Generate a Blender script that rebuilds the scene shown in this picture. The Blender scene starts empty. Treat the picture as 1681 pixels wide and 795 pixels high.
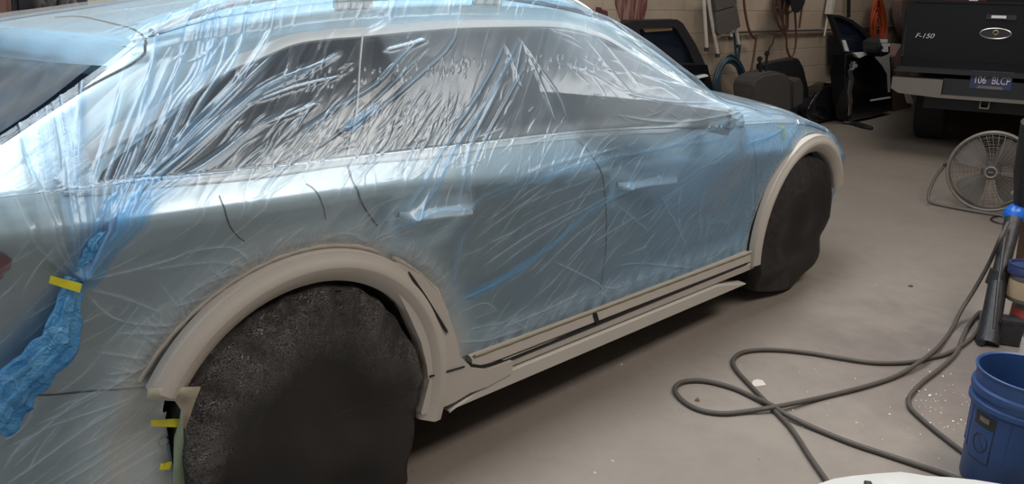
import bpy, bmesh, math, random
import numpy as np
from mathutils import Vector, Matrix, noise
from mathutils.geometry import delaunay_2d_cdt
random.seed(7)
S = bpy.context.scene
COL = S.collection
# ---------------------------------------------------------------- camera geometry (frame 1681 x 795)
CAM = np.array([-1.1354, -1.6762, 1.5325]); YAW, PITCH, ROLL, FPX = .7321, .3139, .0607, 1398.77
def _axes():
    cy, sy, cp, sp = math.cos(YAW), math.sin(YAW), math.cos(PITCH), math.sin(PITCH)
    F = np.array([cy*cp, sy*cp, -sp]); R = np.array([sy, -cy, 0.0]); U = np.cross(R, F)
    return F, math.cos(ROLL)*R + math.sin(ROLL)*U, -math.sin(ROLL)*R + math.cos(ROLL)*U
CF, CR, CU = _axes()
def ray(u, v): return CF + (u-840.5)/FPX*CR - (v-397.5)/FPX*CU
def atz(u, v, z=0.0):
    d = ray(u, v); return CAM + d*((z-CAM[2])/d[2])
def aty(u, v, y):
    d = ray(u, v); return CAM + d*((y-CAM[1])/d[1])
def proj(P):
    d = np.asarray(P, float)-CAM; w = d@CF
    return 840.5+FPX*(d@CR)/w, 397.5-FPX*(d@CU)/w

# ---------------------------------------------------------------- car surface: P(x, s)
def pch(xs, ys):
    xs = np.array(xs, float); ys = np.array(ys, float)
    h = np.diff(xs); dl = np.diff(ys)/h; m = np.zeros_like(ys)
    for i in range(1, len(xs)-1):
        if dl[i-1]*dl[i] > 0:
            w1 = 2*h[i]+h[i-1]; w2 = h[i]+2*h[i-1]
            m[i] = (w1+w2)/(w1/dl[i-1]+w2/dl[i])
    m[0] = dl[0]; m[-1] = dl[-1]
    def f(x):
        x = np.clip(np.asarray(x, float), xs[0], xs[-1])
        i = np.clip(np.searchsorted(xs, x)-1, 0, len(xs)-2)
        t = (x-xs[i])/h[i]
        return ((1+2*t)*(1-t)**2*ys[i] + t*(1-t)**2*h[i]*m[i] + t*t*(3-2*t)*ys[i+1] + t*t*(t-1)*h[i]*m[i+1])
    return f
f_plan = pch([-1.05,-.95,-.8,-.6,-.3,0,.5,1.2,2.0,2.6,2.9,3.15,3.35,3.5,3.62,3.72,3.80], [.40,.22,.11,.055,.025,.014,.014,.012,.016,.022,.016,.022,.045,.09,.19,.36,.60])
f_zb = pch([-1.05,-.5,.3,1.2,1.66,2.05,2.4,2.9,3.2,3.5,3.8], [1.04,1.045,1.033,1.01,.985,.95,.925,.87,.80,.70,.55])
f_cr = pch([-1.05,-.6,.3,.7,1.15,2.3,3.8], [.93,.92,.905,.875,.835,.83,.84])
f_zs = pch([-1.05,-.45,.45,2.45,3.3,3.8], [.36,.25,.22,.20,.22,.28])
f_prof = pch([0,.05,.12,.3,.5,.7,.80,.872,.88,.888,.90,.95,1.0], [.070,.045,.036,.036,.029,.019,.013,.0075,.007,.0085,.013,.035,.058])
f_zc = pch([-1.05,-.8,-.55,-.3,0,.356,.85,1.2,1.45,1.7,2.0,2.2,2.4,3.8], [1.08,1.14,1.22,1.29,1.345,1.385,1.40,1.394,1.36,1.275,1.125,1.02,.975,.60])
f_yc = pch([-1.05,-.3,.36,1.2,1.6,2.0,2.25,2.6,3.2,3.8], [.36,.33,.31,.30,.27,.20,.16,.14,.20,.62])
f_zr = pch([-1.05,-.6,-.35,-.12,.1,.4,.8,1.15,1.35,1.55,2.25,2.35,2.8,3.3,3.6,3.8], [1.1,1.24,1.303,1.340,1.373,1.408,1.435,1.42,1.39,1.335,1.045,1.02,.97,.87,.76,.60])
YMID = .949
def Psurf(x, s):
    """x along the car, s: 0..1 sill to belt, 1..2 belt to cantrail, 2..3 cantrail to roof centre"""
    x, s = np.broadcast_arrays(np.asarray(x, float), np.asarray(s, float))
    p = f_plan(x); zb = f_zb(x); zs = f_zs(x); zc = f_zc(x); cr = f_cr(x)
    zc = np.maximum(zc, zb+.02)
    f = np.clip(s, 0, 1)
    g = np.where(f < cr, f/cr*.88, .88+(f-cr)/(1-cr)*.12)
    z1 = zs+(zb-zs)*f; y1 = p+f_prof(g)
    yb = p+.056; yc = np.maximum(f_yc(x), yb+.03)
    t = np.clip(s-1, 0, 1)
    z2 = zb+(zc-zb)*t; y2 = yb+(yc-yb)*(t*.86+.14*t*t) 
    zr = np.maximum(f_zr(x), zc+.004)
    t3 = np.clip(s-2, 0, 1); a = t3*math.pi/2
    y3 = yc+(YMID-yc)*(1-np.cos(a))**.86; z3 = zc+(zr-zc)*np.sin(a)**.9
    y = np.where(s <= 1, y1, np.where(s <= 2, y2, y3)); z = np.where(s <= 1, z1, np.where(s <= 2, z2, z3))
    return np.stack([x, y, z], -1)
def xrear(s):
    return np.interp(s, [0,.3,.85,1,1.3,1.6,2,2.3,3], [-.98,-1.0,-.88,-.84,-.72,-.535,-.25,-.29,-.42])
def Nsurf(x, s, e=.004):
    a = Psurf(x+e, s)-Psurf(x-e, s); b = Psurf(x, s+e)-Psurf(x, s-e)
    n = np.cross(a, b); n /= np.linalg.norm(n, axis=-1, keepdims=True)+1e-12
    return n      # points outward (towards -Y / +Z)
_gx = np.linspace(-1.0, 3.7, 941); _gs = np.linspace(0, 2.9, 581)
_GX, _GS = np.meshgrid(_gx, _gs, indexing='ij'); _GP = Psurf(_GX, _GS); _GU, _GV = proj(_GP)
_ok = (np.einsum('ijk,ijk->ij', Nsurf(_GX, _GS), _GP-CAM) < 0)
_GU = np.where(_ok, _GU, 1e6)
def px(u, v):
    """pixel -> (x, s) on the car's side surface"""
    d = (_GU-u)**2+(_GV-v)**2; i = np.unravel_index(np.argmin(d), d.shape)
    return float(_GX[i]), float(_GS[i])
# ---------------------------------------------------------------- camera, world, lights, exposure
cam = bpy.data.objects.new('camera', bpy.data.cameras.new('camera')); COL.objects.link(cam)
cam.data.sensor_width = 36.0; cam.data.lens = 36.0*FPX/1681.0; cam.data.clip_start = .05; cam.data.clip_end = 100
M4 = Matrix.Identity(4)
for i, ax in enumerate((CR, CU, -CF)):
    for j in range(3): M4[j][i] = ax[j]
for j in range(3): M4[j][3] = CAM[j]
cam.matrix_world = M4
S.camera = cam
S.view_settings.view_transform = 'Standard'; S.view_settings.look = 'None'
S.view_settings.gamma = 1.0; S.view_settings.use_curve_mapping = False
S.view_settings.exposure = 0.47
w = bpy.data.worlds.new('World'); S.world = w; w.use_nodes = True
w.node_tree.nodes['Background'].inputs[0].default_value = (.75, .85, 1, 1)
w.node_tree.nodes['Background'].inputs[1].default_value = .25
def area(name, loc, rot, sx, sy, power, col=(1, 1, 1)):
    l = bpy.data.lights.new(name, 'AREA'); l.shape = 'RECTANGLE'; l.size = sx; l.size_y = sy; l.energy = power; l.color = col
    o = bpy.data.objects.new(name, l); COL.objects.link(o); o.location = loc; o.rotation_euler = rot
    return o
# rows of ceiling tubes over the bay, one added far fill, and daylight from the open overhead door behind the photographer
area('ceiling_tube_and_fill', (.9, .40, 3.8), (0, 0, 0), 5.0, .9, 130, (.92, .97, 1))
area('ceiling_tube_and_fill', (2.2, -2.1, 3.8), (0, 0, 0), 3.4, 1.0, 92, (1, .92, .85))
area('ceiling_tube_and_fill', (-2.4, -1.4, 3.8), (0, 0, 0), 2.4, .9, 8, (1, .97, .93))
area('ceiling_tube_and_fill', (7.6, 1.0, 3.8), (0, 0, 0), 3.0, .6, 40, (1, .95, .88))  # added fill that lifts the dim far wall, no tube known there
area('door_daylight', (-4.3, -.8, 1.6), (0, math.radians(-90), 0), 2.6, 3.6, 36, (.85, .93, 1))
# ---------------------------------------------------------------- helpers
def tag(o, label=None, cat=None, group=None, kind=None):
    if label: o['label'] = label
    if cat: o['category'] = cat
    if group: o['group'] = group
    if kind: o['kind'] = kind
    return o
def thing(name, label, cat, loc=(0, 0, 0), rz=0, group=None, rot=None):
    o = bpy.data.objects.new(name, None); COL.objects.link(o); o.empty_display_size = .05
    o.location = Vector([float(c) for c in loc]); o.rotation_euler = rot or (0, 0, rz)
    return tag(o, label, cat, group)
def setup(me, mats, smooth):
    if mats is not None:
        for m in (mats if isinstance(mats, (list, tuple)) else [mats]): me.materials.append(m)
    if smooth:
        me.polygons.foreach_set('use_smooth', np.ones(len(me.polygons), bool))
        if smooth != 1: me.set_sharp_from_angle(angle=math.radians(smooth))
def link(name, me, parent=None):
    o = bpy.data.objects.new(name, me); COL.objects.link(o)
    if parent is not None: o.parent = parent
    return o
class MB:
    """collects shapes into one mesh; coordinates are world unless the builder is given an origin"""
    def __init__(s): s.v = []; s.f = []; s.m = []
    def add(s, vs, fs, mi=0):
        k = len(s.v); s.v += [tuple(float(c) for c in v) for v in vs]
        s.f += [tuple(i+k for i in f) for f in fs]; s.m += [mi]*len(fs); return s
    def box(s, c, d, rot=None, bev=0, mi=0):
        bm = bmesh.new(); bmesh.ops.create_cube(bm, size=1)
        for v in bm.verts: v.co = Vector((v.co.x*d[0], v.co.y*d[1], v.co.z*d[2]))
        if bev: bmesh.ops.bevel(bm, geom=bm.edges[:], offset=min(bev, min(d)*.45), segments=2, affect='EDGES')
        R = rot or Matrix.Identity(3)
        s.add([R@v.co+Vector([float(q) for q in c]) for v in bm.verts], [[v.index for v in f.verts] for f in bm.faces], mi); bm.free(); return s
    def tube(s, pts, r, n=10, closed=False, mi=0, caps=True):
        P = [Vector([float(q) for q in p]) for p in pts]; N = len(P); rs = r if isinstance(r, (list, tuple, np.ndarray)) else [r]*N
        up = Vector((0, 0, 1)); vs = []; prev = None
        for i in range(N):
            a = P[(i-1) % N] if (closed or i) else P[0]; b = P[(i+1) % N] if (closed or i < N-1) else P[-1]
            t = (b-a)
            if t.length < 1e-9: t = Vector((0, 0, 1))
            t.normalize()
            if prev is None:
                x = t.cross(up)
                if x.length < .05: x = t.cross(Vector((1, 0, 0)))
            else: x = prev-t*prev.dot(t)
            x.normalize(); prev = x; y = t.cross(x)
            for k in range(n):
                an = 2*math.pi*k/n; vs.append(P[i]+(x*math.cos(an)+y*math.sin(an))*float(rs[i]))
        fs = []
        for i in range(N if closed else N-1):
            j = (i+1) % N
            for k in range(n): fs.append((i*n+k, i*n+(k+1) % n, j*n+(k+1) % n, j*n+k))
        if not closed and caps: fs += [tuple(range(n))[::-1], tuple(range((N-1)*n, N*n))]
        return s.add(vs, fs, mi)
    def lathe(s, prof, c=(0, 0, 0), n=32, rot=None, mi=0, caps=False):
        R = rot or Matrix.Identity(3); c = Vector([float(q) for q in c]); vs = []; fs = []
        for (r, z) in prof:
            for k in range(n):
                a = 2*math.pi*k/n; vs.append(c+R@Vector((r*math.cos(a), r*math.sin(a), z)))
        m = len(prof)
        for i in range(m-1):
            for k in range(n): fs.append((i*n+k, i*n+(k+1) % n, (i+1)*n+(k+1) % n, (i+1)*n+k))
        if caps: fs += [tuple(range(n))[::-1], tuple(range((m-1)*n, m*n))]
        return s.add(vs, fs, mi)
    def prism(s, poly, y0, y1, fn=None, mi=0):
        """polygon in (a, b) extruded from y0 to y1; fn maps (a, y, b) to a point"""
        fn = fn or (lambda a, y, b: (a, y, b)); n = len(poly)
        vs = [fn(a, y0, b) for a, b in poly]+[fn(a, y1, b) for a, b in poly]
        fs = [tuple(range(n)), tuple(range(n, 2*n))[::-1]]+[(i, i+n, (i+1) % n+n, (i+1) % n) for i in range(n)]
        return s.add(vs, fs, mi)
    def build(s, name, mats, parent=None, smooth=35, world=True):
        me = bpy.data.meshes.new(name); me.from_pydata(s.v, [], s.f)
        bm = bmesh.new(); bm.from_mesh(me); bmesh.ops.recalc_face_normals(bm, faces=bm.faces); bm.to_mesh(me); bm.free()
        if len(set(s.m)) > 1: me.polygons.foreach_set('material_index', np.array(s.m, np.int32))
        setup(me, mats, smooth); o = link(name, me, parent)
        if parent is not None and world:      # vertices were given in world space: keep them there
            me.transform(mat(parent).inverted())
        return o
def mat(o):
    m = Matrix.LocRotScale(o.location, o.rotation_euler, o.scale)
    return (mat(o.parent)@m) if o.parent else m
def grid_mesh(name, P, mats, parent=None, keep=None, attrs=None, uv=None, smooth=1, flip=False):
    """P: (n, m, 3) array -> quad mesh through foreach_set; keep: (n-1, m-1) bool"""
    n, m = P.shape[:2]; idx = np.arange(n*m).reshape(n, m)
    q = np.stack([idx[:-1, :-1], idx[1:, :-1], idx[1:, 1:], idx[:-1, 1:]], -1)
    if flip: q = q[..., ::-1]
    q = q[keep] if keep is not None else q.reshape(-1, 4)
    used = np.zeros(n*m, bool); used[q.ravel()] = True; re = np.cumsum(used)-1; q = re[q]
    V = P.reshape(-1, 3)[used].astype(np.float32); me = bpy.data.meshes.new(name)
    me.vertices.add(len(V)); me.vertices.foreach_set('co', V.ravel())
    me.loops.add(q.size); me.loops.foreach_set('vertex_index', q.ravel().astype(np.int32))
    me.polygons.add(len(q)); me.polygons.foreach_set('loop_start', np.arange(0, q.size, 4, dtype=np.int32))
    me.polygons.foreach_set('loop_total', np.full(len(q), 4, np.int32)); me.update(calc_edges=True)
    if uv is not None:
        l = me.uv_layers.new(name='UVMap'); U = uv.reshape(-1, 2)[used].astype(np.float32); l.data.foreach_set('uv', U[q.ravel()].ravel())
    for k, a in (attrs or {}).items():
        at = me.attributes.new(k, 'FLOAT', 'POINT'); at.data.foreach_set('value', a.ravel()[used].astype(np.float32))
    setup(me, mats, smooth); o = link(name, me, parent)
    if parent is not None: me.transform(mat(parent).inverted())
    return o
def smoothpath(pts, n=6, closed=False):
    """Catmull-Rom through points of any dimension"""
    P = [np.array(p, float) for p in pts]; N = len(P); out = []
    for i in range(N if closed else N-1):
        g = (lambda k: P[k % N]) if closed else (lambda k: P[min(max(k, 0), N-1)])
        a, b, c, d = g(i-1), g(i), g(i+1), g(i+2)
        for k in range(n):
            t = k/n; out.append(.5*((2*b)+(c-a)*t+(2*a-5*b+4*c-d)*t*t+(3*b-a-3*c+d)*t**3))
    if not closed: out.append(P[-1])
    return out
def carpts(pix, n=5):
    return smoothpath([px(*p) for p in pix], n)
def strip(path, width, h, name=None, mats=None, parent=None, base=.0015, prof=None, mb=None, mi=0):
    """raised ribbon lying on the car surface along a path of (x, s)"""
    A = np.array(path); P = Psurf(A[:, 0], A[:, 1]); Nn = Nsurf(A[:, 0], A[:, 1])
    T = np.gradient(P, axis=0); T /= np.linalg.norm(T, axis=1, keepdims=True)+1e-9; B = np.cross(Nn, T)
    B /= np.linalg.norm(B, axis=1, keepdims=True)+1e-9
    w = np.broadcast_to(np.asarray(width, float), (len(A),))/2
    prof = prof or [(-1, 0), (-.85, .8), (-.4, 1), (.4, 1), (.85, .8), (1, 0)]
    G = np.stack([P+B*(w*a)[:, None]+Nn*(base+h*b) for a, b in prof], 1)
    own = mb is None; mb = mb or MB(); k = len(prof); n = len(A)
    fs = [(i*k+j, i*k+j+1, (i+1)*k+j+1, (i+1)*k+j) for i in range(n-1) for j in range(k-1)]
    fs += [tuple(range(k)), tuple(range((n-1)*k, n*k))[::-1]]
    mb.add(G.reshape(-1, 3), fs, mi)
    return mb.build(name, mats, parent) if own else mb
def patch(poly, name, mats, parent, off=.003, cell=.03, uvz=False, thick=.004):
    """polygon in (x, s) laid on the car surface as a thin pane"""
    poly = [np.array(p, float) for p in poly]; A = np.array(poly)
    sc = .5                                                    # s is roughly half a metre per unit
    pts = [Vector((p[0], p[1]*sc)) for p in poly]; n = len(pts)
    def inside(x, y):
        c = False
        for i in range(n):
            a, b = pts[i], pts[i-1]
            if (a.y > y) != (b.y > y) and x < (b.x-a.x)*(y-a.y)/(b.y-a.y)+a.x: c = not c
        return c
    ex = [Vector((x, y)) for x in np.arange(A[:, 0].min(), A[:, 0].max(), cell) for y in np.arange(A[:, 1].min()*sc, A[:, 1].max()*sc, cell) if inside(x, y)]
    vs, es, fs, *_ = delaunay_2d_cdt(pts+ex, [], [list(range(n))], 1, 1e-6)
    X = np.array([v.x for v in vs]); Sx = np.array([v.y/sc for v in vs])
    P = Psurf(X, Sx)+Nsurf(X, Sx)*off
    mb = MB().add(P, [tuple(f) for f in fs])
    o = mb.build(name, mats, parent, smooth=1)
    return o
# ---------------------------------------------------------------- materials
class NT:
    def __init__(s, name):
        s.m = bpy.data.materials.new(name); s.m.use_nodes = True; s.t = s.m.node_tree; s.t.nodes.clear()
        s.out = s.n('ShaderNodeOutputMaterial')
    def n(s, ty, **kw):
        x = s.t.nodes.new(ty)
        for k, v in kw.items():
            if k in x.inputs or isinstance(k, int): s.set(x, k, v)
            else: setattr(x, k, v)
        return x
    def set(s, node, k, v):
        if isinstance(v, bpy.types.NodeSocket): s.t.links.new(v, node.inputs[k])
        else: node.inputs[k].default_value = v
    def link(s, a, b): s.t.links.new(a, b)
    def math(s, op, a, b=0.0, clamp=False):
        x = s.n('ShaderNodeMath'); x.operation = op; x.use_clamp = clamp; s.set(x, 0, a); s.set(x, 1, b); return x.outputs[0]
    def mix(s, f, a, b, mode='MIX'):
        x = s.n('ShaderNodeMix'); x.data_type = 'RGBA'; x.blend_type = mode
        s.set(x, 0, f); s.set(x, 6, a if isinstance(a, bpy.types.NodeSocket) else (*a, 1)[:4]); s.set(x, 7, b if isinstance(b, bpy.types.NodeSocket) else (*b, 1)[:4]); return x.outputs[2]
    def coord(s, which='Object', scale=(1, 1, 1), rot=(0, 0, 0), loc=(0, 0, 0)):
        c = s.n('ShaderNodeTexCoord'); m = s.n('ShaderNodeMapping'); s.link(c.outputs[which], m.inputs[0])
        m.inputs['Scale'].default_value = scale; m.inputs['Rotation'].default_value = rot; m.inputs['Location'].default_value = loc
        return m.outputs[0]
    def noise(s, v, scale, detail=4, rough=.5, dist=0.0):
        x = s.n('ShaderNodeTexNoise'); s.link(v, x.inputs['Vector']); x.inputs['Scale'].default_value = scale
        x.inputs['Detail'].default_value = detail; x.inputs['Roughness'].default_value = rough; x.inputs['Distortion'].default_value = dist
        return x.outputs[0]
    def ramp(s, f, stops):
        x = s.n('ShaderNodeValToRGB'); s.link(f, x.inputs[0]); e = x.color_ramp.elements
        while len(e) < len(stops): e.new(.5)
        for q, (p, c) in zip(e, stops): q.position = p; q.color = (*c, 1) if isinstance(c, tuple) else (c, c, c, 1)
        return x.outputs[0]
    def bump(s, h, strength=.3, dist=.01, normal=None):
        x = s.n('ShaderNodeBump'); x.inputs['Strength'].default_value = strength; x.inputs['Distance'].default_value = dist
        s.link(h, x.inputs['Height'])
        if normal is not None: s.link(normal, x.inputs['Normal'])
        return x.outputs[0]
    def pbr(s, col, rough=.5, metal=0.0, normal=None, **kw):
        x = s.n('ShaderNodeBsdfPrincipled'); s.set(x, 'Base Color', col if isinstance(col, bpy.types.NodeSocket) else (*col, 1)[:4])
        s.set(x, 'Roughness', rough); s.set(x, 'Metallic', metal)
        if normal is not None: s.link(normal, x.inputs['Normal'])
        for k, v in kw.items(): s.set(x, k.replace('_', ' '), v)
        return x
    def done(s, sh): s.link(sh if isinstance(sh, bpy.types.NodeSocket) else sh.outputs[0], s.out.inputs[0]); return s.m
def simple(name, col, rough=.5, metal=0.0, vary=.12, scale=30, bump=.0, bscale=200, **kw):
    t = NT(name); c = t.coord(); nz = t.noise(c, scale, 5, .6)
    a = tuple(max(0, q*(1-vary)) for q in col); b = tuple(min(1, q*(1+vary)) for q in col)
    cc = t.mix(nz, a, b); nm = None
    if bump: nm = t.bump(t.noise(c, bscale, 4), bump, .004)
    return t.done(t.pbr(cc, rough, metal, nm, **kw))
M = {}
def paint():
    t = NT('silver_blue_paint'); c = t.coord(); nz = t.noise(c, 900, 2)
    col = t.mix(nz, (.47, .61, .68), (.54, .68, .74))
    return t.done(t.pbr(col, .34, .25, Coat_Weight=.6, Coat_Roughness=.12))
M['paint'] = paint()
M['glass'] = simple('tinted_glass', (.010, .015, .026), .08, 0, .1, Specular_IOR_Level=.3)
M['pillar'] = simple('gloss_black_trim', (.012, .012, .014), .18, 0, .1)
M['chrome'] = simple('satin_aluminium', (.86, .89, .90), .38, .05, .03)
M['gap'] = simple('panel_gap_shadow', (.006, .007, .009), .8)
M['primer'] = simple('beige_primer', (.40, .372, .335), .5, 0, .04, 6)
M['primer_light'] = simple('light_primer', (.43, .41, .375), .5, 0, .05, 8)
M['red_lamp'] = simple('tail_lamp_red', (.35, .01, .012), .1, 0, .1)
M['rubber'] = simple('tyre_rubber', (.018, .018, .019), .75, 0, .2, 20, .3, 90)
M['dark'] = simple('dark_plastic', (.015, .015, .017), .5, 0, .2)
M['alloy'] = simple('wheel_alloy', (.4, .4, .42), .3, .9, .05)
M['yellow_tape'] = simple('yellow_tape', (.62, .56, .03), .45, 0, .08, 40)
M['masktape'] = simple('masking_tape', (.34, .31, .24), .6, 0, .12, 60, .4, 120)
M['greenpaper'] = simple('green_masking_film', (.20, .27, .19), .5, 0, .15, 12, .5, 30)
M['darkgreen'] = simple('dark_green_masking', (.05, .065, .052), .4, 0, .3, 12, .5, 25)
M['black_metal'] = simple('black_car_enamel', (.008, .008, .010), .12, 0, .1, Coat_Weight=.4)
M['black_matte'] = simple('black_matte_plastic', (.014, .014, .016), .55, 0, .2)
M['truck'] = simple('truck_black_enamel', (.006, .006, .0075), .4, 0, .2, Specular_IOR_Level=.2)
M['bumper'] = simple('dull_bumper_steel', (.20, .18, .155), .5, .5, .15, 12)
M['steel'] = simple('bare_steel', (.5, .5, .5), .3, .9, .08)
M['white_tube'] = simple('worn_white_enamel', (.52, .48, .42), .45, 0, .2, 20)
M['pad'] = simple('grey_vinyl_pad', (.075, .066, .062), .7, 0, .2, 20)
M['hose_blue'] = simple('blue_rubber_hose', (.022, .048, .065), .5, 0, .2, 40)
M['hose_brown'] = simple('brown_rubber_hose', (.10, .045, .035), .6, 0, .2, 40)
M['hose_black'] = simple('dusty_black_hose', (.060, .050, .043), .6, 0, .3, 25, .3, 120)
M['orange'] = simple('orange_cord_jacket', (.38, .07, .025), .5, 0, .2, 40)
M['redrag'] = simple('dark_red_cloth', (.09, .022, .018), .9, 0, .3, 30)
M['seat'] = simple('grey_seat_cloth', (.045, .040, .036), .9, 0, .2, 40, .4, 300)
M['card'] = simple('brown_cardboard', (.10, .055, .035), .8, 0, .2, 20)
M['junk_pink'] = simple('dusty_pink_bag', (.20, .13, .11), .8, 0, .3, 20)
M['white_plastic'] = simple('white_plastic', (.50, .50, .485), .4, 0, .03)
M['white_bright'] = simple('white_paper', (.85, .85, .88), .6, 0, .05)
M['bucket'] = simple('blue_bucket_plastic', (.018, .055, .165), .42, 0, .12, 30, .12, 60)
M['bluecap'] = simple('bright_blue_rubber', (.01, .12, .52), .35, 0, .08)
M['fan'] = simple('dusty_grey_enamel', (.17, .155, .135), .5, .2, .15, 20)
M['fanblade'] = simple('grey_fan_blade', (.11, .10, .092), .55, .1, .2, 20)
M['dusty_pole'] = simple('paint_spattered_steel', (.032, .032, .035), .5, .3, .6, 28, .5, 80)
M['tan'] = simple('tan_label_and_reflection', (.33, .25, .16), .7, 0, .15)
M['redlabel'] = simple('red_can_label', (.33, .05, .035), .5, 0, .15)
M['wood'] = simple('worn_brown_wood', (.13, .085, .055), .8, 0, .3, 15)
M['plate_blue'] = simple('plate_blue', (.03, .045, .13), .4, 0, .1)
M['silver_letter'] = simple('silver_letters', (.6, .6, .62), .3, .5, .03)
M['white_letter'] = simple('white_letters', (.8, .8, .82), .5, 0, .02)
M['amber'] = simple('brass_tone', (.45, .36, .18), .3, .5, .1)
def floor_mat():
    t = NT('worn_concrete_floor'); c = t.coord()
    n1 = t.noise(c, .9, 5, .6, .3); n2 = t.noise(c, 7, 6, .65); n3 = t.noise(c, 60, 4, .6)
    col = t.mix(t.ramp(n1, [(.3, 0.), (.7, 1.)]), (.172, .147, .126), (.226, .197, .171))
    col = t.mix(t.math('MULTIPLY', t.ramp(n2, [(.45, 0.), (.75, 1.)]), .55), col, (.165, .138, .12))
    col = t.mix(t.math('MULTIPLY', n3, .3), col, (.24, .21, .185))
    # dark spill of grime around the bucket and the paint cans
    g = t.n('ShaderNodeNewGeometry'); sub = t.n('ShaderNodeVectorMath', operation='DISTANCE'); t.link(g.outputs['Position'], sub.inputs[0]); sub.inputs[1].default_value = (2.75, -1.05, 0)
    dd = t.math('ADD', sub.outputs['Value'], t.math('MULTIPLY', t.math('SUBTRACT', t.noise(c, 3, 5, .7), .5), 1.3))
    mr = t.n('ShaderNodeMapRange'); t.link(dd, mr.inputs[0]); mr.inputs[1].default_value = .25; mr.inputs[2].default_value = .95; mr.inputs[3].default_value = .75; mr.inputs[4].default_value = 0
    col = t.mix(mr.outputs[0], col, (.105, .085, .082))
    # small dark specks and pale paint drops
    v = t.n('ShaderNodeTexVoronoi'); t.link(c, v.inputs['Vector']); v.inputs['Scale'].default_value = 14
    sp = t.math('MULTIPLY', t.math('LESS_THAN', v.outputs['Distance'], .055), t.math('GREATER_THAN', t.noise(c, 4, 2), .55))
    col = t.mix(t.math('MULTIPLY', sp, .8), col, (.07, .06, .055))
    v2 = t.n('ShaderNodeTexVoronoi'); t.link(t.coord(loc=(3.3, 1.7, 0)), v2.inputs['Vector']); v2.inputs['Scale'].default_value = 9
    sp2 = t.math('MULTIPLY', t.math('LESS_THAN', v2.outputs['Distance'], .05), t.math('GREATER_THAN', t.noise(c, 3, 2), .52))
    col = t.mix(t.math('MULTIPLY', sp2, .6), col, (.5, .46, .42))
    rough = t.ramp(n2, [(.3, .42), (.7, .62)])
    return t.done(t.pbr(col, rough, 0, t.bump(n3, .12, .004), Specular_IOR_Level=.35))
M['floor'] = floor_mat()
def wall_mat():
    t = NT('painted_block_wall'); g = t.n('ShaderNodeNewGeometry'); sp = t.n('ShaderNodeSeparateXYZ'); t.link(g.outputs['Position'], sp.inputs[0])
    cb = t.n('ShaderNodeCombineXYZ'); t.link(t.math('ADD', sp.outputs[0], sp.outputs[1]), cb.inputs[0]); t.link(sp.outputs[2], cb.inputs[1])
    b = t.n('ShaderNodeTexBrick'); t.link(cb.outputs[0], b.inputs['Vector']); b.inputs['Scale'].default_value = 1
    b.inputs['Brick Width'].default_value = .41; b.inputs['Row Height'].default_value = .205; b.inputs['Mortar Size'].default_value = .006; b.inputs['Mortar Smooth'].default_value = .6
    b.inputs['Color1'].default_value = (.40, .315, .235, 1); b.inputs['Color2'].default_value = (.43, .345, .26, 1); b.inputs['Mortar'].default_value = (.31, .24, .18, 1)
    c = t.coord(); n1 = t.noise(c, 1.3, 6, .65); n2 = t.noise(c, 12, 5, .6)
    col = t.mix(t.math('MULTIPLY', t.ramp(n1, [(.35, 0.), (.7, 1.)]), .5), b.outputs[0], (.21, .165, .13))
    col = t.mix(t.math('MULTIPLY', n2, .25), col, (.42, .35, .28))
    return t.done(t.pbr(col, .75, 0, t.bump(b.outputs['Fac'], .4, -.01)))
M['wall'] = wall_mat()
M['ceiling'] = simple('ceiling_board', (.55, .53, .50), .8, 0, .1, 3)
M['fascia'] = simple('roller_door_panel', (.5, .5, .5), .6, 0, .1, 3)
def redpaint():
    t = NT('faded_red_wall_paint'); c = t.coord(scale=(16, 16, 2.2)); nz = t.noise(c, 1.6, 4, .6)
    col = t.mix(t.ramp(nz, [(.42, 0.), (.62, 1.)]), (.115, .025, .022), (.27, .17, .125))
    return t.done(t.pbr(col, .8))
M['redpaint'] = redpaint()
def cover_mat():
    t = NT('cracked_black_vinyl'); c = t.coord(); co = t.coord(scale=(1, 1, 1))
    wob = t.n('ShaderNodeVectorMath', operation='ADD'); nn = t.n('ShaderNodeTexNoise'); t.link(c, nn.inputs['Vector']); nn.inputs['Scale'].default_value = 9; t.link(nn.outputs[1], wob.inputs[1]); t.link(co, wob.inputs[0])
    v = t.n('ShaderNodeTexVoronoi', feature='DISTANCE_TO_EDGE'); t.link(wob.outputs[0], v.inputs['Vector']); v.inputs['Scale'].default_value = 62
    v2 = t.n('ShaderNodeTexVoronoi', feature='DISTANCE_TO_EDGE'); t.link(wob.outputs[0], v2.inputs['Vector']); v2.inputs['Scale'].default_value = 28
    crack = t.ramp(v.outputs[0], [(0, 0.), (.12, 1.)]); crack2 = t.ramp(v2.outputs[0], [(0, 0.), (.05, 1.)])
    at = t.n('ShaderNodeAttribute'); at.attribute_name = 'wear'
    msk = t.math('MULTIPLY', at.outputs['Fac'], t.ramp(t.noise(c, 6, 4), [(.35, 0.), (.55, 1.)]))
    h = t.math('MULTIPLY', t.math('MULTIPLY', crack, crack2), msk)
    fine = t.noise(c, 260, 3)
    nm = t.bump(fine, .15, .002); nm = t.bump(h, 1.0, .012, nm)
    col = t.mix(t.math('MULTIPLY', h, .9), (.006, .0055, .0055), (.19, .175, .168))
    col = t.mix(t.math('MULTIPLY', at.outputs['Fac'], .25), col, (.04, .037, .036))
    return t.done(t.pbr(col, t.ramp(h, [(0, .6), (1, .30)]), 0, nm))
M['cover'] = cover_mat()
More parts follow.
